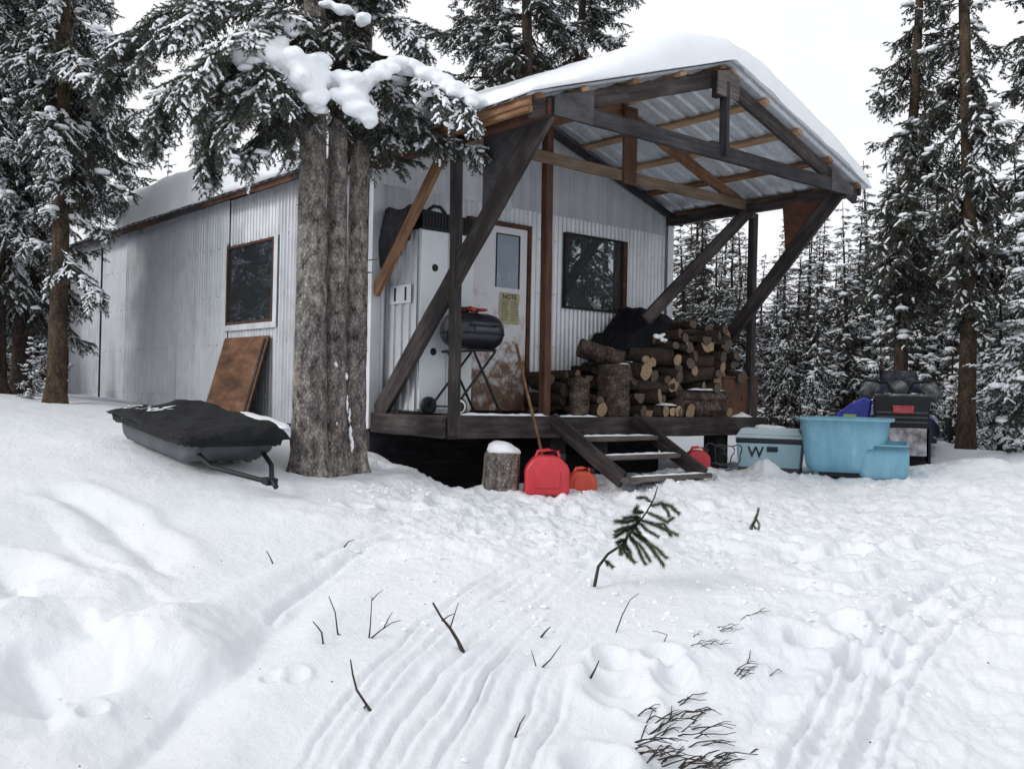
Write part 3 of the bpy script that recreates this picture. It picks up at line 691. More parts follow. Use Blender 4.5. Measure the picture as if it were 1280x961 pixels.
# trusses
def truss(yy, m_r, m_t, tie_z, tie_w, rw, kp=None):
    beam('rafter', (RX + .02, yy, RZ - .085), (-.17, yy, rz_(-.17) - .085), .05, rw, m_r, cab)
    beam('rafter', (RX - .02, yy, RZ - .085), (4.55, yy, rz_(4.55) - .085), .05, rw, m_r, cab)
truss(-2.47, 'wood_dark', 'wood_black', 0, 0, .14)
truss(-1.15, 'wood_orange', 'wood_orange', 0, 0, .12)
truss(-.06, 'wood_black', 'wood_black', 0, 0, .08)
beam('tie_beam', (.02, -2.525, 2.475), (4.2, -2.525, 2.47), .05, .135, 'wood_black', cab)
beam('tie_beam', (.02, -1.20, 2.50), (4.40, -1.20, 2.475), .05, .11, 'wood_tan', cab)
beam('king_post', (2.135, -2.56, 2.44), (2.135, -2.56, 3.12), .09, .045, 'wood_black', cab, up=(1, 0, 0))
beam('king_post', (2.30, -1.235, 2.40), (2.30, -1.235, 3.2), .03, .20, 'wood_brown', cab, up=(1, 0, 0))
b = MB(); b.prism([(1.98, 2.98), (2.29, 2.97), (2.31, 3.17), (2.19, 3.235), (1.99, 3.19)], 1, -2.60, -2.585); b.obj('gusset_plate', 'wood_grey', cab)
b = MB(); b.box((2.02, -2.58, 2.97), (2.09, -2.50, 3.17)); b.obj('packing_block', 'wood_black', cab); b = MB(); b.box((1.98, -2.55, 2.46), (2.09, -2.552 + .05, 2.56)); b.obj('packing_block', 'wood_black', cab)
b = MB(); b.prism([(-1.55, 2.46), (-2.42, 2.46), (-1.60, 1.62), (-1.55, 1.70)], 0, .115, .13); b.obj('gusset_plate', 'gusset', cab)
b = MB(); b.prism([(-1.72, 2.42), (-2.36, 2.42), (-1.78, 1.80)], 0, 4.29, 4.305); b.obj('gusset_plate', 'gusset_red', cab)
b = MB(); b.prism([(.02, 2.40), (.45, 2.40), (.45, 2.68), (.02, 2.56)], 1, -2.556, -2.552); b.obj('gusset_plate', 'gusset', cab)
b = MB(); b.prism([(3.95, 2.40), (4.36, 2.40), (4.36, 2.50), (3.95, 2.62)], 1, -2.556, -2.552); b.obj('gusset_plate', 'gusset', cab)
# purlins under the roofing
for x, m in [(-.14, 'wood_orange'), (.35, 'wood_new'), (.95, 'wood_orange'), (1.55, 'wood_new'), (2.11, 'wood_orange'), (2.27, 'wood_new'), (2.80, 'wood_new'), (3.36, 'wood_new'), (3.92, 'wood_orange'), (4.47, 'wood_orange')]:
    beam('purlin', (x, -2.56, rz_(x) - .0), (x, .04, rz_(x) - .0), .085, .036, m, cab, up=(0.33 * (1 if x > RX else -1), 0, 1))
# roofing: ribs run down the slope
def roofing(name, y0, y1, side):
    b = MB(); n = int((y1 - y0) / .0333); vs = []
    xe = EX0 - .1 if side < 0 else EX1 + .1
    for i in range(n + 1):
        y = y0 + (y1 - y0) * i / n; ph = (y / .2) % 1; o = .016 if ph < .17 else 0
        for k in range(5):
            x = RX + (xe - RX) * k / 4; vs.append((x, y, rz_(x) + .028 + o))
    b.grid(vs, n + 1, 5, smooth=False)
    b.grid([(v[0], v[1], v[2] - .004) for v in vs], n + 1, 5, smooth=False)
    return b.obj(name, 'metal_roof', cab)
for s in (-1, 1): roofing('roof_sheet', -2.6, L + .25, s)
b = MB(); b.prism([(RX - .17, rz_(RX - .17) + .05), (RX, RZ + .065), (RX + .17, rz_(RX + .17) + .05), (RX, RZ + .052)], 1, -2.61, L + .25); b.obj('ridge_cap', 'metal_dull', cab)

# ------------------------------------------------------------------ snow on the roof
def roof_snow():
    nu, nv = 150, 330
    x0, x1, y0, y1 = EX0 - .14, EX1 + .16, -2.63, L + .3
    us = np.linspace(0, 1, nu); us = .5 - .5 * np.cos(us * math.pi)            # denser at the edges
    vs = np.linspace(0, 1, nv) ** 1.5
    U, Vv = np.meshgrid(us, vs, indexing='ij'); x = x0 + (x1 - x0) * U; y = y0 + (y1 - y0) * Vv
    zb = RZ - np.abs(x - RX) * .33 + .047
    zb = np.where(np.abs(x - RX) < .2, zb + .0, zb)
    T = .36 + .05 * fbm(x * .5, y * .5, 3, 3)
    left = sstep(1.7, -.1, x)                                                   # left slope thins towards the front corner
    T = T * (1 - left * .70 * (1 - sstep(-2.3, .6, y)) ** .8) + .05 * left * sstep(.4, 1.6, y) 
    T = T + .07 * left * sstep(.4, 1.8, y)
    right = sstep(3.0, 4.4, x); T = T * (1 - .25 * right)
    ex = np.minimum(x - x0, x1 - x); ey = np.minimum(y - y0, (y1 - y) * .42)
    wob = .03 * fbm(y * 1.4, x * 1.4, 8, 3)
    fx = np.clip((ex + wob * .4) / (.22), 0, 1); fy = np.clip((ey + wob * .4) / .26, 0, 1)
    prof = np.sqrt(np.clip(1 - (1 - fx) ** 2.4, 0, 1)) * np.sqrt(np.clip(1 - (1 - fy) ** 2.4, 0, 1))
    z = zb + .012 + T * prof + prof * ((.018 + .03 * left) * fbm(x * 2.2, y * 2.2, 12, 4) + .004 * fbm(x * 11, y * 11, 15, 3))
    # soften the ridge
    z -= prof * .09 * np.exp(-((x - RX) / .35) ** 2)
    xo = x + np.where(ex < .3, (fbm(y * 1.7, y * 0 + 3, 18, 4) * .045 - .02) * (1 - ex / .3) * np.sign(RX - x) * -1, 0)
    yo = y + np.where((ey < .3) & (y < 0), fbm(x * 2.5, x * 0 + 1, 19, 3) * .03 * (1 - ey / .3), 0)
    top = np.stack([xo, yo, z], -1).reshape(-1, 3); bot = np.stack([xo, yo, np.minimum(zb + .004, z)], -1).reshape(-1, 3)
    i = np.arange(nu - 1)[:, None] * nv; j = np.arange(nv - 1)[None, :]
    q = np.stack([i + j, i + nv + j, i + nv + j + 1, i + j + 1], -1).reshape(-1, 4); N = nu * nv
    faces = [q, q[:, ::-1] + N]
    rim = list(range(0, nv)) + [k * nv + nv - 1 for k in range(1, nu)] + list(range(N - 2, N - nv - 1, -1)) + [k * nv for k in range(nu - 2, 0, -1)]
    rim = np.array(rim); r2 = np.roll(rim, -1)
    faces.append(np.stack([rim, r2, r2 + N, rim + N], -1))
    o = fastobj('roof_snow', np.vstack([top, bot]), np.vstack(faces), None, ['snow'])
    tag(o, 'thick rounded blanket of snow lying on the cabin roof', 'snow')
roof_snow()

# small strips of snow on boards
def snow_strip(label, p0, p1, w, h, cat='snow', parts=1, bury=0):
    p0 = Vector(p0); p1 = Vector(p1); n = max(8, int((p1 - p0).length / .05)); pts = []; rad = []
    b = MB(); ax = (p1 - p0).normalized(); sd = Vector((0, 0, 1)).cross(ax).normalized()
    m = 7; vs = []
    for i in range(n + 1):
        t = i / n; e = min(1, min(t, 1 - t) * n / 2.0); ww = w * (.55 + .45 * e) * (1 + .35 * math.sin(i * 1.7) * rnd.random()); hh = h * e * rnd.uniform(.5, 1.25)
        for k in range(m):
            s = -1 + 2 * k / (m - 1); vs.append(p0 + (p1 - p0) * t + sd * (s * ww / 2) + Vector((0, 0, .002 + hh * math.sqrt(max(0, 1 - s * s)))))
    b.grid(vs, n + 1, m)
    bot = [(v[0], v[1], (p0 + (p1 - p0) * ((q // m) / n))[2] + .001) for q, v in enumerate(vs)]
    b.grid(bot, n + 1, m)
    return tag(b.obj('snow_ledge', 'snow'), label, cat)
snow_strip('thin snow line on the deck edge left of the porch steps', (.15, -1.19, .012), (1.28, -1.19, .005), .06, .02)
snow_strip('thin snow line on the deck edge right above the porch steps', (1.3, -1.19, .0), (1.95, -1.19, .0), .06, .018)
snow_strip('snow on the corner of the deck beside the rusty panel', (4.2, -1.13, .0), (4.6, -1.13, .0), .14, .05)

# ------------------------------------------------------------------ porch steps
st = empty('porch_steps', (1.87, -1.22, 0), label='open wooden porch steps with snow-dusted treads', cat='steps')
SB = -.54; SY = -.94
for x in (-.57, .57): beam('stringer', (x, .0, -.03), (x, SY, SB + .0), .045, .155, 'wood_dark', st)
TR = [(-.25, -.20), (-.55, -.36), (-.91, -.53)]
for (yy, zz) in TR: beam('tread', (-.55 if yy > -.9 else -.59, yy, zz), (.55 if yy > -.9 else .59, yy, zz), .24, .045, 'wood_grey', st, up=(0, 0, 1))
for i, (yy, zz) in enumerate(TR): snow_strip(['thin snow on the top porch step', 'thin snow on the middle porch step', 'thin snow on the lowest porch step'][i], (1.87 - .52, -1.22 + yy - .08, zz + .024), (1.87 + .52, -1.22 + yy - .08, zz + .024), .07, .014)

snow_strip('snow line along the left side board of the porch steps', (1.30, -1.5, -.117), (1.30, -2.08, -.435), .03, .012)
snow_strip('snow line along the right side board of the porch steps', (2.44, -1.5, -.117), (2.44, -2.08, -.435), .03, .012)

# ------------------------------------------------------------------ things on the porch
# storage cabinet with sheet-metal side
cb = empty('cabinet', (.17, -.56, .0), label='tall white cabinet with round black holes beside the cabin door', cat='cabinet')
CW, CD, CH = .64, .52, 1.76
b = MB(); b.box((0, .012, .03), (CW, CD, CH)); b.obj('cabinet_body', 'white_paint', cb, bevel=.006)
b = MB(); b.box((.006, -.01, .05), (CW / 2 - .003, .010, CH - .01)); b.obj('front_panel', 'white_paint', cb, bevel=.005)
b = MB(); b.box((CW / 2 + .003, -.01, .05), (CW - .006, .010, CH - .01)); b.obj('front_panel', 'white_paint', cb, bevel=.005)
for z in (1.40, .60):
    b = MB(); b.lathe([(0, -.016), (.033, -.016), (.036, -.012), (.036, .0)], 20, c=(.165, 0, z), axis='y'); b.obj('vent_hole', 'black', cb)
b = MB(); k = 70; vs = []
for i in range(k + 1):
    y = .015 + (CD - .02) * i / k; ph = (y / .13) % 1; o = .018 if ph < .45 else 0
    for z in (.04, CH - .02): vs.append((-.006 - o, y, z))
b.grid(vs, k + 1, 2, smooth=False); b.obj('side_sheet', 'metal_dull', cb)
b = MB(); b.box((-.034, .10, 1.06), (-.028, .46, 1.24)); sp = b.obj('switch_plate', 'white_paint', cb, bevel=.003)
b = MB(); b.box((-.037, .17, 1.085), (-.0345, .20, 1.215)); b.obj('slot', 'black', sp); b = MB(); b.box((-.037, .35, 1.085), (-.0345, .38, 1.215)); b.obj('slot', 'black', sp)
bn = empty('storage_tote', (.17, -.56, 1.762), label='black plastic tote lying on top of the white cabinet', cat='tote')
b = MB(); b.prism([(.0, .0), (.0, .18), (.62, .155), (.64, .0)], 1, -.03, .50); b.obj('tote_body', 'black', bn, bevel=.015)
b = MB()
for i in range(16): b.box((.03 + i * .036, -.040, .012), (.045 + i * .036, -.030, .15))
b.obj('tote_ribs', 'black', bn)
b = MB(); b.tube([(.08, .0, .18), (.14, -.0, .225), (.22, .0, .225), (.28, .0, .17)], .018, 8); b.obj('handle', 'black', bn)
snow_strip('little ridge of snow on the black tote above the cabinet', (.50, -.50, 1.762 + .155), (.79, -.50, 1.762 + .148), .12, .03)
# black sack draped over the cabinet's upper side
b = MB(); vs = []; nn = 22
for i in range(nn):
    for j in range(nn):
        s = i / (nn - 1); t = j / (nn - 1)
        y = -.02 - .52 * s; top = 1.99 - .02 * s + .02 * math.sin(9 * s); bot = 1.28 + .52 * s ** .8 + .03 * math.sin(23 * s)
        q = .5 * math.sin(7 * s + 2) * math.sin(5 * t) + .5 * math.sin(17 * s) * .3
        vs.append((.105 - .028 * q - .05 * math.sin(math.pi * t) - rnd.uniform(0, .008), y, bot + (top - bot) * t))
b.grid(vs, nn, nn); b.grid([(v[0] + .04, v[1], v[2] - .004) for v in vs], nn, nn)
tag(b.obj('black_sack', 'black_fur'), 'black shaggy sack hanging at the upper side of the white cabinet', 'sack')

# grill
gr = empty('charcoal_grill', (.55, -.84, 0), label='black barrel grill on folding legs with two wheels in front of the cabinet', cat='grill')
b = MB(); rr = .175; hl = .20
prof = [(0, -.31), (.09, -.305), (.14, -.28), (.163, -.24), (.175, -.17), (.178, 0), (.175, .17), (.163, .24), (.14, .28), (.09, .305), (0, .31)]
b.lathe(prof, 32, c=(.04, 0, .80), axis='x'); b.obj('grill_body', 'black_paint', gr)
b = MB(); b.tube([(.04 + x, y, .775) for x, y in [(-.20, -.178), (0, -.182), (.2, -.178), (.27, -.15), (.325, -.07), (.33, 0), (.325, .07), (.27, .15), (.2, .18), (-.2, .18), (-.3, .1), (-.32, 0), (-.3, -.1), (-.2, -.178)]], .009, 8); b.obj('lid_rim', 'black', gr)
b = MB(); b.tube([(-.10, -.165, .86), (-.10, -.215, .865), (.20, -.215, .865), (.20, -.165, .86)], .012, 8); b.obj('lid_handle', 'grey_plastic', gr)
b = MB(); b.tube([(.35, 0, .79), (.39, 0, .79)], .014, 8); b.obj('knob', 'black', gr)
b = MB(); b.box((-.06, -.186, .80), (.22, -.178, .835)); b.obj('badge', 'grey_plastic', gr, bevel=.003)
b = MB(); b.tube([(-.22, .02, .94), (-.20, -.03, 1.0), (-.08, -.05, 1.01), (-.04, -.04, .98)], .012, 8); b.obj('top_handle', 'black', gr)
for yy in (-.2, .2):
    b = MB(); b.tube([(-.16, yy, .60), (-.10, yy, .615), (.24, yy, .035)], .0125, 8); b.obj('leg', 'black', gr)
    b = MB(); b.tube([(.17, yy * .93, .625), (.17, yy * .93, .60), (-.28, yy * .93, .09)], .0125, 8); b.obj('leg', 'black', gr)
b = MB(); b.tube([(-.16, -.2, .60), (-.16, .2, .60)], .011, 8); b.tube([(.17, -.2, .625), (.17, .2, .625)], .011, 8); b.tube([(-.28, -.24, .085), (-.28, .24, .085)], .008, 8); b.tube([(.17, -.19, .615), (-.16, -.2, .612)], .011, 8); b.obj('frame_bar', 'black', gr)
for i, yy in enumerate((-.235, .235)):
    w = MB(); w.lathe([(.0, -.018), (.05, -.018), (.075, -.022), (.085, -.012), (.085, .012), (.075, .022), (0, .018)], 24, c=(-.28, yy, .087), axis='y'); wo = w.obj('wheel', 'black', gr)
    if i == 0:
        w = MB(); w.lathe([(.045, -.024), (.062, -.026), (.064, -.022)], 24, c=(-.28, yy, .087), axis='y'); w.obj('wheel_ring', 'white_rub', wo)
gl = lump('work_gloves', [((.50, -.83, 1.0), (.07, .06, .025)), ((.56, -.88, 1.005), (.08, .05, .025)), ((.63, -.93, 1.0), (.07, .05, .022)), ((.44, -.80, .995), (.05, .04, .018)), ((.60, -.86, .995), (.07, .07, .015))], voxel=.012, m='red_cloth', noise=.012, ns=25)
tag(gl, 'crumpled red work gloves lying on the lid of the grill', 'gloves')

# shovel handle
tp = on(645, 430, 1, -1.02); bt = on(679, 575, 1, -1.40)
sh = empty('shovel', tuple(bt), label='shovel with long wooden handle leaning on the deck behind the red can', cat='shovel')
b = MB(); d = Vector(tp - bt); b.tube([(0, 0, 0)] + [tuple(d * t + Vector((.004 * math.sin(7 * t), 0, 0))) for t in (.3, .6, 1)], [.016, .015, .014, .015], 8); b.obj('shaft', 'wood_orange', sh)
b = MB(); dn = -d.normalized(); sx = Vector((1, 0, .0)); b.grid([tuple(dn * (.26 * i / 6) + sx * ((j - 3) / 3 * .11 * (1 - (i / 6) ** 4 * .5)) + Vector((0, .02 * ((j - 3) / 3) ** 2, 0))) for i in range(7) for j in range(7)], 7, 7); b.obj('blade', 'metal_dull', sh)

# rusty panel at the right end of the deck
rp = empty('rusty_panel', (4.72, -1.12, 0), label='rust-brown steel sheet standing at the right end of the deck', cat='panel')
b = MB(); b.box((-.65, -.006, .005), (.0, .006, .46), jit=.008); b.obj('sheet', 'rust', rp)
b = MB(); b.box((-.665, -.02, .45), (.012, .018, .475)); b.obj('edge_strip', 'rust', rp)

# ------------------------------------------------------------------ firewood
def log_mesh(name, r, ln, n=14, old=False, split=False):
    b = MB(); m = 6; pts = []; ph = rnd.uniform(0, 6); 
    prof = [r * (1 + .10 * math.sin(2 * math.pi * k / n * 2 + ph) + .05 * math.sin(2 * math.pi * k / n * 5 + ph) + rnd.uniform(-.03, .03)) for k in range(n)]
    for i in range(m + 1):
        t = -ln / 2 + ln * i / m; bx = .012 * math.sin(3 * t / ln + ph)
        for k in range(n):
            a = 2 * math.pi * k / n; q = prof[k] * (1 + rnd.uniform(-.04, .04))
            z = math.sin(a) * q
            if split: z = min(z, r * .15)
            pts.append((math.cos(a) * q + bx, t + (rnd.uniform(-.004, .004)), z))
    b.add(pts, [(i * n + k, i * n + (k + 1) % n, (i + 1) * n + (k + 1) % n, (i + 1) * n + k) for i in range(m) for k in range(n)], 0, True)
    b.add([pts[k] for k in range(n)], [tuple(range(n))], 1); b.add([pts[m * n + k] for k in range(n)], [tuple(range(n))[::-1]], 1)
    me = b.obj(name, ['bark_log', 'log_end_old' if old else 'log_end'])
    return me
protos = []
for i in range(12):
    o = log_mesh('firewood_log', 1.0, 7.4, old=i not in (0, 2, 5, 7, 9), split=i % 4 == 3); protos.append(o)
PX = [(2.42, .40), (2.6, .52), (2.78, .68), (2.95, .60), (3.1, .80), (3.35, 1.02), (3.6, 1.10), (3.9, 1.15), (4.15, 1.12), (4.3, .95), (4.42, .62), (4.5, .35)]
def prof_(x):
    for (a, b), (c, d) in zip(PX, PX[1:]):
        if a <= x <= c: return b + (d - b) * (x - a) / (c - a)
    return 0
placed = []
def fits(x, z, r, lay):
    return all((x - a) ** 2 + (z - c) ** 2 > ((r + q) * .93) ** 2 for a, c, q, l in placed if l == lay)
nlog = 0; used = set()
for lay, yc in ((0, -.88), (1, -.40)):
    x0 = 1.66 if lay == 0 else 1.86
    for tries in range(2600):
        r = rnd.choice((.048, .055, .062, .07, .08, .095)) * rnd.uniform(.9, 1.1); x = rnd.uniform(x0, 4.46)
        # settle on the pile: lowest free height at this x
        z = r + .005
        for a, c, q, l in placed:
            if l == lay and abs(a - x) < (r + q) * .97: z = max(z, c + math.sqrt(max(0, ((r + q) * .97) ** 2 - (a - x) ** 2)))
        lim = prof_(x) if x > 2.42 else (.34 if x < 2.0 else .42)
        if x < 2.42: lim = {0: .30, 1: .42}[lay] if x < 2.2 else .44
        if lay == 1: lim = max(lim, min(lim + .05, 1.1))
        if lay == 0 and x > 3.55 and x < 4.5: lim *= .92
        if z + r > lim: continue
        if lay == 0 and (1.66 < x < 2.02 or 2.12 < x < 2.55): continue
        placed.append((x, z, r, lay))
        k = rnd.randrange(12); pr = protos[k]
        o = pr if k not in used else pr.copy()
        if k in used: COL.objects.link(o)
        used.add(k)
        side = lay == 0 and x > 2.15 and rnd.random() < .20
        o.location = (x, yc + (rnd.uniform(-.10, .06) if not side else -.12), z); o.scale = (r, rnd.uniform(.050, .066), r)
        mt = Matrix.Rotation(rnd.gauss(0, .22) + (R_(68) if side else 0), 4, 'Z') @ Matrix.Rotation(rnd.gauss(0, .10), 4, 'X') @ Matrix.Rotation(0 if k % 4 == 3 else rnd.uniform(0, 6.28), 4, 'Y')
        o.rotation_euler = mt.to_euler()
        tag(o, 'bark-covered firewood log in the heap piled on the deck under the porch roof', 'log', 'firewood logs heaped on the deck')
        nlog += 1
        if nlog > 230: break
for k, pr in enumerate(protos):
    if k not in used: bpy.data.objects.remove(pr)
print('logs', nlog)
# long logs lying along the deck edge, and upright rounds
def solo_log(p, r, ln, rot, label, old=True, cat='log'):
    o = log_mesh('firewood_log', r, ln, 20, old); o.location = p; o.rotation_euler = rot; return tag(o, label, cat)
solo_log((3.62, -1.09, .115), .085, .75, (0, .3, R_(84)), 'upper thick log lying lengthwise with snow along the deck edge')
solo_log((3.9, -1.1, .06), .06, .62, (0, .7, R_(93)), 'lower grey log lying lengthwise beneath the snowy log on the deck edge')
solo_log((3.72, -1.08, .23), .075, .72, (.03, .7, R_(88)), 'grey log with broken pale end on top of the row at the deck edge')
for x, q in ((2.98, .058), (3.09, .052), (3.19, .06)): solo_log((x, -1.02, q + .005), q, .34, (0, 0, .1), {2.98: 'left of the pale log ends under a snow patch at the deck edge', 3.09: 'middle pale log end under a snow patch at the deck edge', 3.19: 'right pale log end under a snow patch at the deck edge'}[x], old=False)
solo_log((2.36, -1.02, .275), .155, .54, (R_(90), 0, .4), 'large grey wood round standing upright at the deck edge', cat='wood round')
solo_log((1.86, -1.0, .195), .105, .385, (R_(91), 0, 1.4), 'small brown wood round standing upright at the deck edge', cat='wood round')
solo_log((2.45, -.72, .67), .10, .5, (.25, 0, R_(60)), 'thick log with dark end lying on the big wood round', cat='log')
snow_strip('snow on the long log at the deck edge', (3.42, -1.13, .30), (4.06, -1.13, .30), .09, .022)
snow_strip('snow patch on the pale log ends by the deck edge', (2.92, -1.12, .125), (3.22, -1.12, .12), .14, .03)
snow_strip('streak of snow on a slanting log above the big round', (2.62, -.92, .60), (2.98, -1.0, .47), .07, .02)
snow_strip('snow rim on top of the big grey wood round', (2.36, -1.10, .548), (2.50, -1.08, .545), .08, .015)
# tarp over the heap by the window
b = MB(); vs = []; nn = 46
for i in range(nn):
    for j in range(nn):
        s = i / (nn - 1); t = j / (nn - 1)
        x = 2.86 + 1.30 * s + .05 * math.sin(9 * t); y = -.06 - .95 * t
        hp = .98 + .34 * math.exp(-((s - .50) / .28) ** 2) + .10 * math.exp(-((s - .12) / .1) ** 2) - .28 * (1 - s) ** 3 - .06 * s
        z = hp - .16 * t ** 1.3 - .30 * max(0, t - .62) ** 1.0 * (1.8 - s) + .030 * float(fbm(5 * s + 2 * t, 2.5 * s - 6 * t, 77, 3)) * 2.6 + .035 * (abs(math.sin(9 * s + 5 * t + 2.5 * math.sin(4 * t + 2 * s))) ** .6 - .5) + .022 * (abs(math.sin(21 * s - 9 * t + 3 * math.sin(6 * s))) ** .7 - .5)
        vs.append((x, y, z))
b.grid(vs, nn, nn); b.grid([(v[0], v[1] + .006, v[2] - .014) for v in vs], nn, nn)
tag(b.obj('tarp', 'black_rough'), 'black crumpled tarp thrown over the firewood below the front window', 'tarp')
# window-side bundle on the left of the tarp
tag(lump('snow_patch', [((3.02, -1.03, .88), (.07, .04, .03)), ((3.12, -1.03, .84), (.06, .04, .03)), ((3.08, -1.05, .90), (.03, .03, .02))], voxel=.012, noise=.02, ns=25), 'small clump of snow caught in the fold of the tarp', 'snow')

# ------------------------------------------------------------------ things on the snow by the deck
def place(px, py, dz=0): return G(px, py, dz)
# stump with snow
p = P(626, 606, 8.85); zg = gz(p[0], p[1])
sp = empty('chopping_stump', (p[0], p[1], zg - .04), label='grey sawn stump with a thick white snow cap left of the red can', cat='stump', ry=R_(3))
b = MB(); n = 28; m = 7; pts = []
for i in range(m + 1):
    for k in range(n):
        a = 2 * math.pi * k / n; q = .155 * (1.12 - .10 * i / m + .05 * math.sin(3 * a + 1) + rnd.uniform(-.015, .015)); pts.append((math.cos(a) * q, math.sin(a) * q, .36 * i / m))
b.add(pts, [(i * n + k, i * n + (k + 1) % n, (i + 1) * n + (k + 1) % n, (i + 1) * n + k) for i in range(m) for k in range(n)], 0, True); b.add(pts[-n:], [tuple(range(n))], 1)
b.obj('stump_body', ['bark_near', 'log_end_old'], sp)
o = lump('snow_cap', [((0, 0, .375), (.16, .16, .065)), ((-.03, .0, .41), (.125, .125, .06)), ((.07, -.05, .37), (.08, .08, .04))], sp, voxel=.015, noise=.012)

def gas_can(label, loc, w, d, h, rz, m, spout=True, tilt=0):
    c = empty('gas_can', loc, rz, label, 'gas can', rx=tilt)
    b = MB(); 
    prof = [(-.5, 0), (.5, 0), (.53, .10), (.53, .62), (.47, .76), (.30, .92), (.16, .97), (-.20, .97), (-.34, .90), (-.48, .72), (-.53, .60), (-.53, .10)]
    b.prism([(x * w, z * h) for x, z in prof], 1, -d / 2, d / 2); body = b.obj('can_body', m, c, bevel=.03, seg=4)
    for f in body.data.polygons: f.use_smooth = True
    b = MB(); b.prism([(x * w, z * h) for x, z in [(-.30, .18), (.30, .18), (.30, .60), (.18, .72), (-.18, .72), (-.30, .60)]], 1, -d / 2 - .008, -d / 2 + .01); b.obj('side_panel', m, c, bevel=.007)
    b = MB(); b.tube([(-.26 * w, 0, h * .93), (-.22 * w, 0, h * 1.06), (.02 * w, 0, h * 1.10), (.26 * w, 0, h * 1.07), (.34 * w, 0, h * .86)], .016, 10); b.obj('handle', m, c)
    b = MB(); b.lathe([(0, .05), (.026, .05), (.028, .045), (.028, 0)], 16, c=(.38 * w, 0, h * .86)); b.obj('cap', 'black', c)
    return c
p = P(683, 606, 8.75); gas_can('large bright red gas can with rounded shoulders in front of the deck', (p[0], p[1], gz(p[0], p[1]) - .04), .37, .24, .36, R_(-38), 'red_plastic')
p = P(727, 604, 9.0); gas_can('small orange-red gas can between the large red can and the steps', (p[0], p[1], gz(p[0], p[1]) - .04), .25, .19, .22, R_(-40), 'orange_plastic')
p = P(871, 588, 10.6); gas_can('dark red gas can right of the porch steps', (p[0], p[1], gz(p[0], p[1]) - .02), .25, .18, .24, R_(-40), 'red_plastic')
# cable coil and cord
b = MB(); c0 = P(889, 583, 11.0); z0 = gz(c0[0], c0[1])
pts = []
for i in range(70):
    a = i / 70 * 2 * math.pi * 2.6; r = .13 + .02 * math.sin(i * .9)
    q = c0 + RT * (r * math.cos(a) + i * .004) + FW * (.05 * math.sin(a * .7)); pts.append((q[0], q[1], z0 + .14 + r * .9 * math.sin(a) + .02))
b.tube(pts, .007, 6)
pts = [(c0[0] - .35 + .09 * i, c0[1] - .3 + .05 * math.sin(i * 1.4), gz(c0[0] - .35 + .09 * i, c0[1] - .3 + .05 * math.sin(i * 1.4)) + .012) for i in range(12)]
b.tube(pts, .008, 6); tag(b.obj('extension_cable', 'cable'), 'loops of grey cable standing in the snow left of the cooler', 'cable')

# cooler
p = P(963, 587, 11.25)
co = empty('cooler', (p[0], p[1], gz(p[0], p[1]) - .03), R_(-61), 'pale blue cooler with a dark band and hand-drawn letter W', 'cooler')
b = MB(); b.prism([(-.33, .0), (.33, .0), (.36, .33), (-.36, .33)], 1, -.22, .22); b.obj('cooler_body', 'blue_cooler', co, bevel=.02, seg=3)
b = MB(); b.box((-.365, -.226, .325), (.365, .226, .375)); b.obj('band', 'navy', co, bevel=.006)
b = MB(); b.box((-.37, -.235, .377), (.37, .235, .415)); b.prism([(-.36, .413), (.36, .413), (.31, .49), (-.31, .49)], 1, -.215, .215); b.obj('lid', 'cooler_lid', co, bevel=.015, seg=3)
b = MB(); b.box((-.335, -.224, .0), (.335, .224, .06)); b.obj('base_band', 'grey_plastic', co, bevel=.01)
b = MB(); b.box((-.02, -.245, .235), (.10, -.222, .29)); b.obj('latch', 'navy', co, bevel=.008)
text('drawn_letter', 'W', .17, 'navy', co, Matrix.Translation((-.14, -.232, .17)) @ FRONT)
tag(lump('snow_patch', [((p[0] + .0, p[1] + .0, co.location.z + .495), (.22, .16, .03)), ((p[0] - .1, p[1] + .06, co.location.z + .50), (.1, .08, .035))], voxel=.018), 'thin snow lying on the lid of the pale blue cooler', 'snow')

# big blue sled
p = P(1060, 598, 10.45)
bs = empty('cargo_sled', (p[0], p[1], gz(p[0], p[1]) + .01), R_(-62), 'big worn light blue plastic cargo sled seen end-on beside the cooler', 'sled')
def tub(b, x0, x1, y0, y1, z1, fx, fy, th=.03, r=.12, z0=0, mi=0, lip=.04, n=6):
    def ring(x0, x1, y0, y1, z, r):
        o = []
        for cx, cy, a0 in ((x1 - r, y1 - r, 0), (x0 + r, y1 - r, 90), (x0 + r, y0 + r, 180), (x1 - r, y0 + r, 270)):
            for k in range(n + 1):
                a = R_(a0 + 90 * k / n); o.append((cx + r * math.cos(a), cy + r * math.sin(a), z))
        return o
    rings = []
    H = z1 - z0
    for t, g in ((0, .16), (.06, .05), (.15, .02), (.4, .0), (.7, .0), (.96, .0)):
        f = t; rings.append(ring(x0 + fx * (1 - f) + g * .3, x1 - fx * (1 - f) - g * .3, y0 + fy * (1 - f) + g * .3, y1 - fy * (1 - f) - g * .3, z0 + H * t, r))
    rings.append(ring(x0 - lip, x1 + lip, y0 - lip, y1 + lip, z1 - .02, r + lip)); rings.append(ring(x0 - lip, x1 + lip, y0 - lip, y1 + lip, z1, r + lip))
    rings.append(ring(x0 + th, x1 - th, y0 + th, y1 - th, z1 + .004, r))
    rings.append(ring(x0 + th + fx * .9, x1 - th - fx * .9, y0 + th + fy * .9, y1 - th - fy * .9, z0 + th + .03, r))
    N = len(rings[0]); vs = [v for q in rings for v in q]
    b.add(vs, [(i * N + k, i * N + (k + 1) % N, (i + 1) * N + (k + 1) % N, (i + 1) * N + k) for i in range(len(rings) - 1) for k in range(N)], mi, True)
    b.add(rings[0], [tuple(range(N))[::-1]], mi); b.add(rings[-1], [tuple(range(N))], mi)
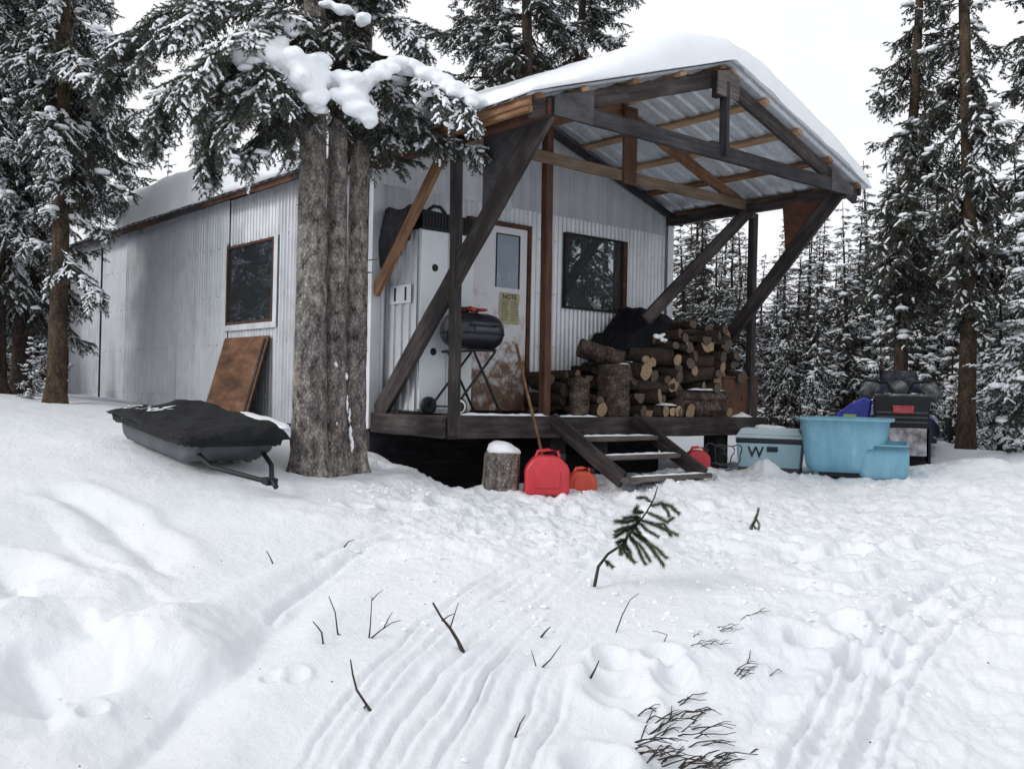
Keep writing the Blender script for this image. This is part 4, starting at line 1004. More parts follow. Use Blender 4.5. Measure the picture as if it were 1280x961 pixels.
b = MB(); tub(b, -.50, .40, -.15, 1.35, .62, .06, .10, r=.13, lip=.045, z0=.05); b.obj('tub', 'blue_tub', bs)
b = MB(); tub(b, .10, .60, -.10, 1.1, .36, .0, .03, r=.10, lip=.0, z0=.0); b.obj('side_step', 'blue_tub', bs)
b = MB()
for x0, x1 in ((-.36, -.28), (.14, .26)): b.box((x0, .06, -.02), (x1, 1.3, .09))
b.obj('runner', 'blue_tub', bs, bevel=.02)
b = MB(); b.box((-.30, .03, .0), (.14, 1.2, .085)); b.obj('recess_shade', 'black', bs)  # solid black block painted in as the shade of the gap underneath

# snowmobile seen from behind
p = P(1126, 580, 12.4)
sm = empty('snowmobile', (p[0], p[1], gz(p[0], p[1]) - .02), R_(-60), 'blue and black snowmobile parked with its rear and red reflector facing out', 'snowmobile')
b = MB(); b.prism([(-.31, .48), (.31, .48), (.34, .86), (.30, .90), (-.30, .90), (-.34, .86)], 1, -.05, .95); b.obj('seat_box', 'black', sm, bevel=.03, seg=3)
b = MB()
for z in (.56, .62, .68): b.box((-.30, -.065, z), (.30, -.05, z + .022))
b.obj('grab_ribs', 'grey_plastic', sm, bevel=.004)
b = MB(); b.box((-.11, -.085, .68), (.14, -.052, .78)); b.obj('tail_light', 'lamp_red', sm, bevel=.012)
b = MB(); b.box((-.33, -.04, .885), (.33, .10, .925)); b.obj('seat_rim', 'snowmobile_grey', sm, bevel=.02)
b = MB(); vs = []
for i in range(13):
    for j in range(13): s = -1 + i / 6; t = j / 12; vs.append((s * .29, -.08 - .07 * t + .02 * math.sin(5 * s + 3 * t), .50 - .34 * t))
b.grid(vs, 13, 13); b.grid([(v[0], v[1] + .012, v[2]) for v in vs], 13, 13); b.obj('snow_flap', 'snowy_flap', sm)
b = MB(); b.prism([(-.20, .0), (.24, .0), (.28, .06), (.28, .34), (.22, .42), (-.2, .42), (-.25, .34), (-.25, .06)], 1, -.02, 1.5)
for i in range(6): b.box((-.24, -.05, .04 + i * .062), (.27, -.015, .06 + i * .062))
b.obj('track', 'black', sm, bevel=.01)
b = MB(); b.box((.31, -.02, .05), (.345, 1.2, .50)); b.box((.36, .4, .30), (.44, 1.4, .36)); b.obj('side_rail', 'black', sm, bevel=.01)
b = MB(); vs = []
for i in range(15):
    for j in range(17):
        s = i / 14; a = math.pi * j / 16; w = .52 * (1 - .45 * s ** 2); h = .22 + .30 * math.sin(math.pi * (.35 + .5 * (1 - s)))
        vs.append((-w * math.cos(a) * 1.0, .95 + 1.05 * s, .35 + h * math.sin(a) ** .7))
b.grid(vs, 15, 17); b.obj('hood', 'blue_cowl', sm)
b = MB(); b.prism([(-.84, .46), (-.40, .46), (-.34, .84), (-.44, .88), (-.60, .80), (-.80, .64)], 1, .35, .95); b.obj('side_panel', 'blue_cowl', sm, bevel=.03, seg=3)
b = MB(); b.box((-.70, .338, .60), (-.54, .347, .65)); b.obj('decal', 'yellow_decal', sm)
b = MB(); vs = []
for i in range(9):
    for j in range(13):
        s = i / 8; a = math.pi * j / 12; vs.append((-.30 * math.cos(a) * (1 - .3 * s), 1.25 - .22 * s + .12 * math.sin(a), .95 + .30 * s))
b.grid(vs, 9, 13); b.grid([(v[0] * .96, v[1] - .01, v[2]) for v in vs], 9, 13); b.obj('windshield', 'snowmobile_grey', sm)
b = MB(); b.tube([(-.50, .78, 1.07), (-.42, .80, 1.11), (-.16, .84, 1.08), (-.09, .86, .93), (.09, .86, .93), (.16, .84, 1.08), (.42, .80, 1.11), (.50, .78, 1.05)], .018, 8); b.obj('handlebar', 'black', sm)
for s in (-1, 1): o = lump('hand_cover', [((s * .36, .85, 1.0), (.14, .14, .10)), ((s * .42, .80, .93), (.10, .12, .10))], sm, voxel=.025, m='snowmobile_grey', noise=.03, ns=8)
b = MB(); b.lathe([(0, -.02), (.10, -.02), (.11, 0), (.10, .02)], 14, c=(0, .92, 1.0), axis='y'); b.obj('steering_pad', 'snowmobile_grey', sm)
b = MB(); 
for s in (-1, 1): b.box((s * .42 - .06, 1.3, .02), (s * .42 + .06, 2.3, .05)); b.tube([(s * .42, 1.6, .05), (s * .3, 1.5, .45)], .025, 8)
b.obj('ski', 'black', sm)

# covered sled at the left
A0 = P(150, 541, 8.6); D0 = P(258, 588, 7.25)
dirv = np.array([1.2 * RT[0] - 1.4 * FW[0], 1.2 * RT[1] - 1.4 * FW[1]]); rz = math.atan2(dirv[1], dirv[0])
cx = (P(640 + (-2.56 / 8.15) * F, 500, 8.15))
cx = cx - RT * .07; cs = empty('pull_sled', (cx[0], cx[1], -.305), rz, 'black fabric-covered pull sled with steel hitch lying left of the trunks', 'sled', ry=R_(5.4))
LN, WD = 1.63, .76
b = MB(); b.prism([(-LN / 2 + .07, .03), (-LN / 2 + .17, .0), (LN / 2 - .25, .0), (LN / 2 - .03, .10), (LN / 2 + .01, .185), (-LN / 2, .185)], 1, -WD / 2 + .06, WD / 2 - .06)
b.obj('tub', 'grey_plastic', cs, bevel=.035, seg=3)
b = MB()
for y in (-.24, -.12, 0, .12, .24): b.box((-LN / 2 + .2, y - .02, -.02), (LN / 2 - .25, y + .02, .005))
b.obj('runner', 'grey_plastic', cs, bevel=.006)
def cover_z(s2, t2):
    s2 = max(-1, min(1, s2)); t2 = max(-1, min(1, t2)); s = math.asin(max(-1, min(1, s2))) * 2 / math.pi; t = math.asin(max(-1, min(1, t2))) * 2 / math.pi
    if 1:
        if 1:
            e = (1 - abs(s2) ** 9) ** .5 * (1 - abs(t2) ** 7) ** .5
            fo = float(fbm(3.1 * s + 5, 4.2 * t, 5, 4)); cr = .012 * math.sin(11 * t + 5 * s + 4 * math.sin(3 * s)) * (1 - .5 * abs(t)) + .012 * (abs(math.sin(8 * s + 6 * t + 2 * math.sin(5 * t))) ** .6 - .5)
            z = .20 + .095 * e + .016 * fo * (.3 + e) + cr * e * .9 + .006 * math.exp(-(s / .5) ** 2) - .02 * (1 - abs(s)) * (1 - t * t) + .03 * math.exp(-((s2 + .95) / .4) ** 2) * e
            return z + .018 * fo * (1 - e) + .05 * t2 * e, fo
b = MB(); vs = []; nx, ny = 70, 44
for i in range(nx):
    for j in range(ny):
        s = -1 + 2 * i / (nx - 1); t = -1 + 2 * j / (ny - 1); s2 = math.sin(s * math.pi / 2); t2 = math.sin(t * math.pi / 2)
        z, fo = cover_z(s2, t2)
        vs.append((s2 * (LN / 2 + .055) + .01 * fo, t2 * (WD / 2 + .045) * (1 + .012 * math.sin(14 * s)), z))
b.grid(vs, nx, ny); cov = b.obj('cover', 'black_rough', cs)
b = MB(); N = 64; vs = []
for k in range(N):
    a = 2 * math.pi * k / N; c_, s_ = math.cos(a), math.sin(a); x = (abs(c_) ** .22) * math.copysign(1, c_) * (LN / 2 + .055); y = (abs(s_) ** .22) * math.copysign(1, s_) * (WD / 2 + .045)
    for q_, z in enumerate((.205, .185 + .005 * math.sin(k * 1.1), .155 + .006 * math.sin(k * 1.9))): vs.append((x * (1, .995, .985)[q_], y * (1, .99, .975)[q_], z))
b.add(vs, [(k * 3 + i, ((k + 1) % N) * 3 + i, ((k + 1) % N) * 3 + i + 1, k * 3 + i + 1) for k in range(N) for i in range(2)], 0, True); b.obj('cover_hem', 'black_rough', cs)
for s in (-1, 1):
    b = MB(); b.tube([(LN / 2 - .12, s * .27, .10), (LN / 2 + .12, s * .24, .02), (LN / 2 + .55, s * .03, -.015)], .019, 10); b.obj('hitch_bar', 'black', cs)
b = MB(); b.box((LN / 2 + .53, -.045, -.04), (LN / 2 + .62, .045, .01)); b.tube([(LN / 2 + .60, 0, .0), (LN / 2 + .68, .0, -.04)], .02, 8); b.obj('hitch_tongue', 'black', cs, bevel=.006)
# printed wordmark on the cover, curved, facing the far side
lt = Matrix.Translation((-LN / 2 + .36, -.14, .303)) @ Matrix.Rotation(R_(20), 4, 'Z')
lo = text('cover_lettering', 'DerIRZ-', .17, 'decal_white', cov, Matrix.Identity(4), ext=0, bend=.5)
lm = Matrix.Translation((-.52, -.30, 0)) @ Matrix.Rotation(R_(30), 4, 'Z') @ Matrix.Diagonal((1, 1.6, 1, 1))
for v in lo.data.vertices:
    w = lm @ v.co; v.co = (w.x, w.y, cover_z(w.x / (LN / 2 + .055), w.y / (WD / 2 + .045))[0] + .006)
sn = tag(lump('snow_patch', [((0, 0, 0), (.30, .13, .035)), ((.25, .02, -.01), (.22, .10, .03)), ((-.25, .04, .01), (.2, .08, .02))], voxel=.02), 'snow lying along the far edge of the black sled cover', 'snow')
sn.location = Vector(cs.location) + Matrix.Rotation(rz, 3, 'Z') @ Vector((.42, WD / 2 - .0, .26)); sn.rotation_euler = (0, R_(5.4), rz)

# leaning plywood board
pl = empty('plywood_board', (-.175, 2.69, .3), label='rusty brown plywood board leaning against the side wall below the window', cat='board')
ang = math.atan2(.27, .97)
b = MB(); b.box((-.0075, -.585, -.56), (.0075, .585, .54), R=Matrix.Rotation(ang, 3, 'Y')); b.obj('sheet', 'plywood', pl)
b = MB(); b.box((-.02, -.55, -.50), (-.0085 + .04, -.50, .5), R=Matrix.Translation((0.02, 0, 0)).to_3x3() @ Matrix.Rotation(ang, 3, 'Y')); b.obj('batten', 'wood_dark', pl)

# ------------------------------------------------------------------ twigs standing in the snow
def twig_plant(label, chains, cat='twig', name='dead_twig', leaf=False):
    """chains: list of pixel polylines with depth; built as real thin stems rooted in the snow"""
    c0 = chains[0][0][0]; q = G(*c0) if not isinstance(c0, np.ndarray) else c0
    root = empty(name, tuple(q), label=label, cat=cat)
    dq = float((q - CAM) @ FW)
    for ch, r0 in chains:
        b = MB(); pts = []
        for i, pp in enumerate(ch):
            d = dq + (pp[2] if len(pp) > 2 else 0); w = P(pp[0], pp[1], d) - q; pts.append(tuple(w))
        # keep the foot in the snow
        P0 = Vector(pts[0])
        b.tube(pts, [r0 * (1 - .6 * i / (len(pts) - 1)) for i in range(len(pts))], 6, noise=.12)
        b.obj('stem', 'twig', root)
    return root
T_ = [
 ('black forked stick standing in the middle of the ski tracks', [([(579, 815), (572, 800), (563, 785), (552, 772), (541, 753)], .011), ([(563, 784), (568, 768, -.05), (573, 753, -.08)], .004), ([(552, 776), (560, 770), (569, 766)], .004)]),
 ('thin leaning twig rising low at the left of the tracks', [([(466, 892), (458, 880), (446, 862), (441, 843), (438, 824)], .007), ([(458, 880), (452, 890), (450, 897)], .004)]),
 ('curved twig with an elbow left of the forked twigs', [([(424, 797), (422, 790), (419, 765), (411, 745)], .005), ([(422, 792), (436, 798), (448, 804)], .004)]),
 ('short bent twig left of the elbowed twig', [([(405, 811), (402, 790), (396, 782), (391, 776)], .0045)]),
 ('thin upright twig with a side fork beside the tracks', [([(461, 800), (463, 780), (465, 745)], .0042), ([(465, 750), (472, 742), (479, 737)], .003), ([(461, 800), (475, 788), (490, 778), (501, 775)], .004), ([(479, 786), (486, 772), (491, 764)], .003)]),
 ('tiny dark twig above the tracks on the left', [([(341, 704), (338, 697), (333, 688)], .005)]),
 ('tiny dark twig lying on the slope below the trunks', [([(430, 684), (435, 677), (443, 674)], .005)]),
 ('thin pale twig arching beside the young spruce', [([(770, 790), (778, 768), (788, 749), (799, 741)], .0035)]),
 ('dark straight stick right of the tracks', [([(738, 847), (744, 836), (749, 825)], .006)]),
 ('long thin twig crossing right of the tracks', [([(675, 836), (688, 824), (701, 806)], .004), ([(670, 832), (664, 812)], .003)]),
 ('short dark stick right of the forked stick', [([(674, 799), (682, 789), (688, 783)], .006)]),
 ('small twig standing near the bottom edge', [([(644, 921), (650, 904), (657, 893)], .004)]),
 ('bent straw-thin twig below the young spruce', [([(828, 806), (834, 793), (822, 789), (815, 788)], .003)]),
]
for lb, ch in T_: twig_plant(lb, [(c, r) for c, r in ch] if True else ch)
def bush_px(label, cx, cy, w, h, n, r, name='brush_tips', cat='shrub', seed=1, up=.4):
    q = G(cx, cy); root = empty(name, tuple(q), label=label, cat=cat); rr = random.Random(seed); dq = float((q - CAM) @ FW)
    b = MB()
    for i in range(n):
        sx = rr.uniform(-.5, .2) * w; sy = rr.uniform(-.5, .5) * h
        g = G(cx + sx, cy + sy) - q; ln = rr.uniform(.4, 1) * w * .55 / F * dq; a = rr.gauss(-.15, .5)
        dx = math.cos(a) * ln; dy = math.sin(a) * ln
        p0 = Vector(g) - Vector((0, 0, .01)); pts = [p0]
        for k in range(1, 5):
            t = k / 4; v = Vector(RT) * dx * t - Vector(FW) * dy * t * 1.2; pts.append(p0 + v + Vector((0, 0, up * ln * math.sin(t * 2.2) * .35 + .012 + .01 * rr.uniform(-1, 1))))
        b.tube(pts, [r * (1 - .16 * k) for k in range(5)], 5, noise=.15)
        if rr.random() < .8:
            s = pts[2]; e = s + (pts[4] - pts[2]) * .8 + Vector(FW) * rr.uniform(-.12, .12) * ln * 2 + Vector((0, 0, .01)); b.tube([s, (s + e) / 2 + Vector((0, 0, .006)), e], [r * .6, r * .5, r * .3], 5)
    b.obj('stems', 'twig', root)
bush_px('dense bundle of dark brush tips lying at the bottom of the photo', 848, 912, 120, 80, 48, .0036, seed=3)
bush_px('loose brush tips spread on the snow right above the bundle', 948, 850, 90, 30, 8, .003, seed=4)
bush_px('scrap of thin twigs lying below the young spruce', 890, 800, 60, 35, 8, .0026, seed=5)
bush_px('two thin twigs lying farthest right on the snow', 945, 777, 70, 10, 3, .003, seed=8)
bush_px('small twigs at the very bottom beside the dense bundle', 905, 948, 130, 18, 9, .0038, seed=9)

# ------------------------------------------------------------------ spruces
def nrm(v): return v / np.maximum(np.linalg.norm(v, axis=-1, keepdims=True), 1e-9)
def twig_tpl(rs, ln, shoots, step, bl, bw, nb, sl=.42):
    """a flat spray of needle-covered shoots along +x; blades = needle tufts"""
    segs = [((0, 0, 0), (ln, 0, -.10 * ln))]
    for i in range(shoots):
        t = .12 + .78 * i / max(1, shoots - 1); s = -1 if i % 2 else 1
        q = sl * ln * (1 - .65 * t) * rs.uniform(.8, 1.2); a = R_(rs.uniform(38, 58))
        segs.append(((t * ln, 0, -.10 * ln * t), (t * ln + q * math.cos(a), s * q * math.sin(a), -.10 * ln * t - .18 * q)))
    V = []; 
    for a, b in segs:
        a = np.array(a); b = np.array(b); L_ = np.linalg.norm(b - a); d = (b - a) / L_; n = max(2, int(L_ / step))
        y = nrm(np.cross([0, 0, 1.], d)); z = np.cross(d, y)
        for k in range(n):
            for m in range(nb):
                p = a + (b - a) * ((k + rs.uniform(0, 1)) / n); th = rs.uniform(0, 2 * math.pi); rd = y * math.cos(th) + z * math.sin(th)
                tip = p + (d * rs.uniform(.45, .9) + rd * rs.uniform(.5, .8)) * bl * rs.uniform(.7, 1.2); sd = np.cross(rd, d) * bw / 2
                V += [p - sd - d * bl * .1, p + sd, tip]
    V = np.array(V); T = np.arange(len(V)).reshape(-1, 3)
    return V, T, segs
def snow_tpl(rs, segs, w, h, keep=.55, ns=4, nr=5):
    V = []; T = []; o = 0
    for i, (a, b) in enumerate(segs):
        if i and rs.rand() > keep: continue
        a = np.array(a); b = np.array(b); f0 = rs.uniform(0, .25); f1 = rs.uniform(.75, 1.0); ww = w * (1.0 if i == 0 else .72)
        d = nrm(b - a); y = nrm(np.cross([0, 0, 1.], d)); z = np.array([0, 0, 1.])
        for k in range(ns + 1):
            t = k / ns; p = a + (b - a) * (f0 + (f1 - f0) * t) + y * rs.uniform(-.2, .2) * ww + z * w * .25
            e = math.sqrt(max(.03, 1 - (2 * t - 1) ** 2)) * rs.uniform(.7, 1.25)
            for m in range(nr):
                th = 2 * math.pi * m / nr + .3; V.append(p + y * math.cos(th) * ww * .5 * e + z * (math.sin(th) * h * .5 * e))
        for k in range(ns):
            for m in range(nr):
                A_, B_, C_, D_ = o + k * nr + m, o + k * nr + (m + 1) % nr, o + (k + 1) * nr + (m + 1) % nr, o + (k + 1) * nr + m
                T += [(A_, B_, C_), (A_, C_, D_)]
        o += (ns + 1) * nr
    return np.array(V), np.array(T)
def make_tpls(seed, hi):
    rs = np.random.RandomState(seed); out = []
    for ln in (.13, .22, .34):
        for v in range(3):
            if hi: V, T, sg = twig_tpl(rs, ln, int(3 + ln * 16), .0085, .026, .0075, 3)
            else: V, T, sg = twig_tpl(rs, ln, int(2 + ln * 11), .020, .042, .017, 3)
            S = snow_tpl(rs, sg, .034 if hi else .045, .026 if hi else .034, ns=4, nr=5 if hi else 4)
            out.append((ln, V, T, S[0], S[1]))
    return out
TPL_HI = make_tpls(1, True); TPL_LO = make_tpls(2, False)
BALL = []
def ball():
    if not BALL:
        import bmesh
        for sub in (1, 2):
            bm = bmesh.new(); bmesh.ops.create_icosphere(bm, subdivisions=sub, radius=1); V = np.array([v.co[:] for v in bm.verts]); T = np.array([[v.index for v in f.verts] for f in bm.faces]); bm.free(); BALL.append((V, T))
    return BALL
def inst(tV, tT, Ms, ts):
    n = len(Ms); V = np.einsum('nij,vj->nvi', Ms, tV) + ts[:, None, :]
    T = tT[None] + (np.arange(n) * len(tV))[:, None, None]
    return V.reshape(-1, 3), T.reshape(-1, 3)

def spruce_geo(seed, H, cb, Lmax, density=9, hi=False, snow=.5, droop=.5, shape=.75, extra=None, top_z=None, rbase=.11, twsp=.05, sag=0, clump=.25, ragged=.25):
    """geometry of one spruce standing at the origin; returns trunk, crown, snow arrays"""
    rs = np.random.RandomState(seed); tp = TPL_HI if hi else TPL_LO
    # trunk
    n = 20 if hi else 9; m = int(H / (.06 if hi else .35)); V = []; wx, wy = rs.uniform(-.02, .02, 2) * (.12 if hi and extra and len(extra) > 1 else 1)
    hh = np.linspace(-.25, H, m + 1)
    wa = .3 if hi and extra and len(extra) > 1 else 1
    def cen(z): return np.array([wx * z + wa * .05 * (math.sin(z * .5 + seed) - math.sin(seed)), wy * z + wa * .04 * (math.sin(z * .7 + seed * 2) - math.sin(seed * 2.)), z])
    ph = rs.uniform(0, 6)
    for z in hh:
        r = rbase * max(.04, 1 - z / H) ** .8 * (1 + (.75 if hi else .55) * math.exp(-max(z + .1, 0) / .14))
        c = cen(z)
        for k in range(n):
            a = 2 * math.pi * k / n
            q = r * (1 + ((.06 * math.exp(-max(z, 0) * 1.5) + (.22 * math.exp(-max(z + .05, 0) * 7) if hi else 0)) * math.sin(3 * a + ph) + (.035 * float(vn(a * 3.2, z * 9, seed)) + .02 * float(vn(a * 7, z * 30, seed)) if hi else 0)))
            V.append((c[0] + math.cos(a) * q, c[1] + math.sin(a) * q, z))
    V = [np.array(V)]; i = np.arange(m)[:, None] * n; k = np.arange(n)[None]; k2 = (k + 1) % n
    T = [np.concatenate([np.stack([i + k, i + k2, i + n + k2], -1).reshape(-1, 3), np.stack([i + k, i + n + k2, i + n + k], -1).reshape(-1, 3)])]
    nv = len(V[0])
    # branches
    br = []
    z = cb
    while z < (top_z or H) - .05:
        t = (z - cb) / (H - cb); Lz = Lmax * ((1 - t) ** shape) * (.62 + .38 * min(1, t / .12)); Lz = max(Lz, .08)
        Lz *= 1 + .35 * float(vn(z * 1.1, seed * 3.3, 5))
        for q in range(rs.randint(2, 5) if density > 5 else 2):
            az = rs.uniform(0, 2 * math.pi); ln = Lz * rs.uniform(1 - ragged * 2, 1 + ragged)
            if rs.rand() < .06: continue
            e0 = R_(rs.uniform(-28, 2)) * droop * 2 + R_(28) * t - R_(8)
            br.append((cen(z), az, ln, e0, None))
        z += rs.uniform(.6, 1.4) / density * 2.2
    bl = []; stubs = []
    for (p, az, ln, e0, _) in br:
        K = 7; pts = [p]; e = e0; a = az
        for k in range(K):
            e2 = e - R_(22) * droop * math.sin(math.pi * min(1, k / K * 1.3)) - sag + (R_(26) if k > K - 3 else 0); a += rs.uniform(-.12, .12)
            pts.append(pts[-1] + ln / K * np.array([math.cos(a) * math.cos(e2), math.sin(a) * math.cos(e2), math.sin(e2)]))
        bl.append((np.array(pts), ln, .004 + .010 * ln, 1.0))
    for e in (extra or []): bl.append((np.array(e[0]), np.linalg.norm(np.diff(np.array(e[0]), axis=0), axis=1).sum(), e[1], e[2] if len(e) > 2 else 1.0))
    if hi and len(extra or []) > 1:      # dead stubs and knots on the bare trunk
        for q in range(16):
            z = rs.uniform(.35, cb); az = rs.uniform(0, 6.28); c = cen(z); d_ = np.array([math.cos(az), math.sin(az), rs.uniform(-.2, .3)]); r_ = rbase * (1 - z / H) ** .8
            l_ = rs.uniform(.03, .11); stubs.append((np.array([c + d_ * r_ * .8, c + d_ * (r_ + l_ * .5), c + d_ * (r_ + l_)]), rs.uniform(.006, .012)))
    # secondary limbs
    sec = []
    for pts, ln, r, dn_ in bl:
        if ln < .55: continue
        for q in range(int(ln * 6.5 * dn_)):
            s = rs.uniform(.18, .92); f = s * (len(pts) - 1); i = int(f); p = pts[i] + (pts[i + 1] - pts[i]) * (f - i); d = nrm(pts[i + 1] - pts[i])
            lat = nrm(np.cross(d, [0, 0, 1.])) * (1 if rs.rand() < .5 else -1); a = R_(rs.uniform(35, 65)); l2 = (.42 * ln * (1 - s) + .12) * rs.uniform(.7, 1.2); l2 = min(l2, .55)
            dd = nrm(d * math.cos(a) + lat * math.sin(a) + np.array([0, 0, -rs.uniform(.15, .6) * droop * 1.6])); K = 4; pp = [p]
            for k in range(K): dd = nrm(dd + np.array([0, 0, -.10 * droop * 2 + (.16 if k == K - 1 else 0)]) + rs.uniform(-.08, .08, 3)); pp.append(pp[-1] + dd * l2 / K)
            sec.append((np.array(pp), l2, .004 + .004 * l2, 1.0))
    allb = bl + sec
    for pts, ln, r, _ in allb + [(p_, .1, r_, 1) for p_, r_ in stubs]:
        nn = 4 if not hi else 5; K = len(pts); d = nrm(np.gradient(pts, axis=0)); y = nrm(np.cross(d, [0.01, 0, 1.])); zz = np.cross(y, d)
        rad = r * np.linspace(1, .25, K)[:, None]; vs = []
        for k in range(nn): th = 2 * math.pi * k / nn; vs.append(pts + (y * math.cos(th) + zz * math.sin(th)) * rad)
        vs = np.stack(vs, 1).reshape(-1, 3); i = np.arange(K - 1)[:, None] * nn; k = np.arange(nn)[None]; k2 = (k + 1) % nn
        tt = np.concatenate([np.stack([i + k, i + k2, i + nn + k2], -1).reshape(-1, 3), np.stack([i + k, i + nn + k2, i + nn + k], -1).reshape(-1, 3)])
        V.append(vs); T.append(tt + nv); nv += len(vs)
    trunk = (np.vstack(V), np.vstack(T))
    # twigs
    jobs = {i: [] for i in range(len(tp))}; balls = []
    for bi, (pts, ln, r, dn_) in enumerate(allb):
        main = bi < len(bl); sp = twsp * (1.15 if main else 1)
        N = max(3, int(ln / sp * 2)); 
        for q in range(N):
            s = (q + rs.uniform(0, 1)) / N
            if main and s < .12: continue
            f = min(s, .999) * (len(pts) - 1); i = int(f); p = pts[i] + (pts[i + 1] - pts[i]) * (f - i); d = nrm(pts[i + 1] - pts[i])
            side = 1 if q % 2 else -1; lat = nrm(np.cross(d, [0.01, 0.01, 1.])) * side; a = R_(rs.uniform(30, 62)) if s < .95 else 0
            dd = nrm(d * math.cos(a) + lat * math.sin(a) + np.array([0, 0, -rs.uniform(.0, .75) * droop])); want = min(.36, .07 + .34 * ln * (1 - s)) * (rs.uniform(.75, 1.2))
            c = 0 if want < .17 else (1 if want < .28 else 2); ti = c * 3 + rs.randint(3); sc = want / tp[ti][0]
            sc = min(max(sc, .75), 1.25)
            up = np.array([rs.uniform(-.45, .45), rs.uniform(-.45, .45), 1.]); yy = nrm(np.cross(up, dd)); zz = np.cross(dd, yy)
            Mx = np.stack([dd, yy, zz], 1) * sc
            jobs[ti].append((Mx, p, rs.rand()))
        if rs.rand() < clump * (1 if main else .35):
            for q in range(rs.randint(1, 4)):
                s = rs.uniform(.25, .95); f = s * (len(pts) - 1); i = int(f); p = pts[i] + (pts[i + 1] - pts[i]) * (f - i); balls.append((p, rs.uniform(.35, 1.0) * (.085 if main else .055)))
    CV, CT, SV, ST = [], [], [], []; c0 = s0 = 0
    for ti, js in jobs.items():
        if not js: continue
        Ms = np.array([j[0] for j in js]); ts = np.array([j[1] for j in js]); rr = np.array([j[2] for j in js])
        v, t = inst(tp[ti][1], tp[ti][2], Ms, ts); CV.append(v); CT.append(t + c0); c0 += len(v)
        # snow stays level: keep its offset upward by using the same frame
        loc = snow * (1 + .9 * vn(ts[:, 0] * 2.2 + ts[:, 2] * 1.7, ts[:, 1] * 2.2 - ts[:, 2], seed))
        k = rr < loc
        if k.any(): v, t = inst(tp[ti][3], tp[ti][4], Ms[k], ts[k]); SV.append(v); ST.append(t + s0); s0 += len(v)
    for p, r in balls:
        bv, bt = ball()[0]; v = bv * np.array([r * rs.uniform(.9, 1.6), r * rs.uniform(.9, 1.6), r * .55]) * (1 + .15 * rs.uniform(-1, 1, (len(bv), 1))) + p + np.array([0, 0, r * .3]); SV.append(v); ST.append(bt + s0); s0 += len(v)
    return trunk, (np.vstack(CV), np.vstack(CT)), (np.vstack(SV), np.vstack(ST)) if SV else None
def add_tree(name, geo, loc, rz=0, scale=1, label='', group=None, bark='bark', need='needles', cat='tree'):
    r = empty(name, tuple(loc), rz, label, cat, group); r.scale = (scale,) * 3
    fastobj('trunk', geo[0][0], geo[0][1], None, [bark], r, smooth=True)
    fastobj('crown', geo[1][0], geo[1][1], None, [need], r, smooth=False)
    if geo[2] is not None: fastobj('snow_load', geo[2][0], geo[2][1], None, ['snow'], r, smooth=True)
    return r
def copy_tree(src, loc, rz, scale, label=None, group=None, lean=(0, 0)):
    r = src.copy(); COL.objects.link(r); r.location = tuple(loc); r.rotation_euler = (lean[0], lean[1], rz); r.scale = scale if hasattr(scale, '__len__') else (scale,) * 3
    if label: r['label'] = label
    if group: r['group'] = group
    elif 'group' in r: del r['group']
    for ch in src.children:
        c = ch.copy(); COL.objects.link(c); c.parent = r
    return r
tri = lambda g: len(g[1][1]) + (len(g[2][1]) if g[2] else 0) + len(g[0][1])

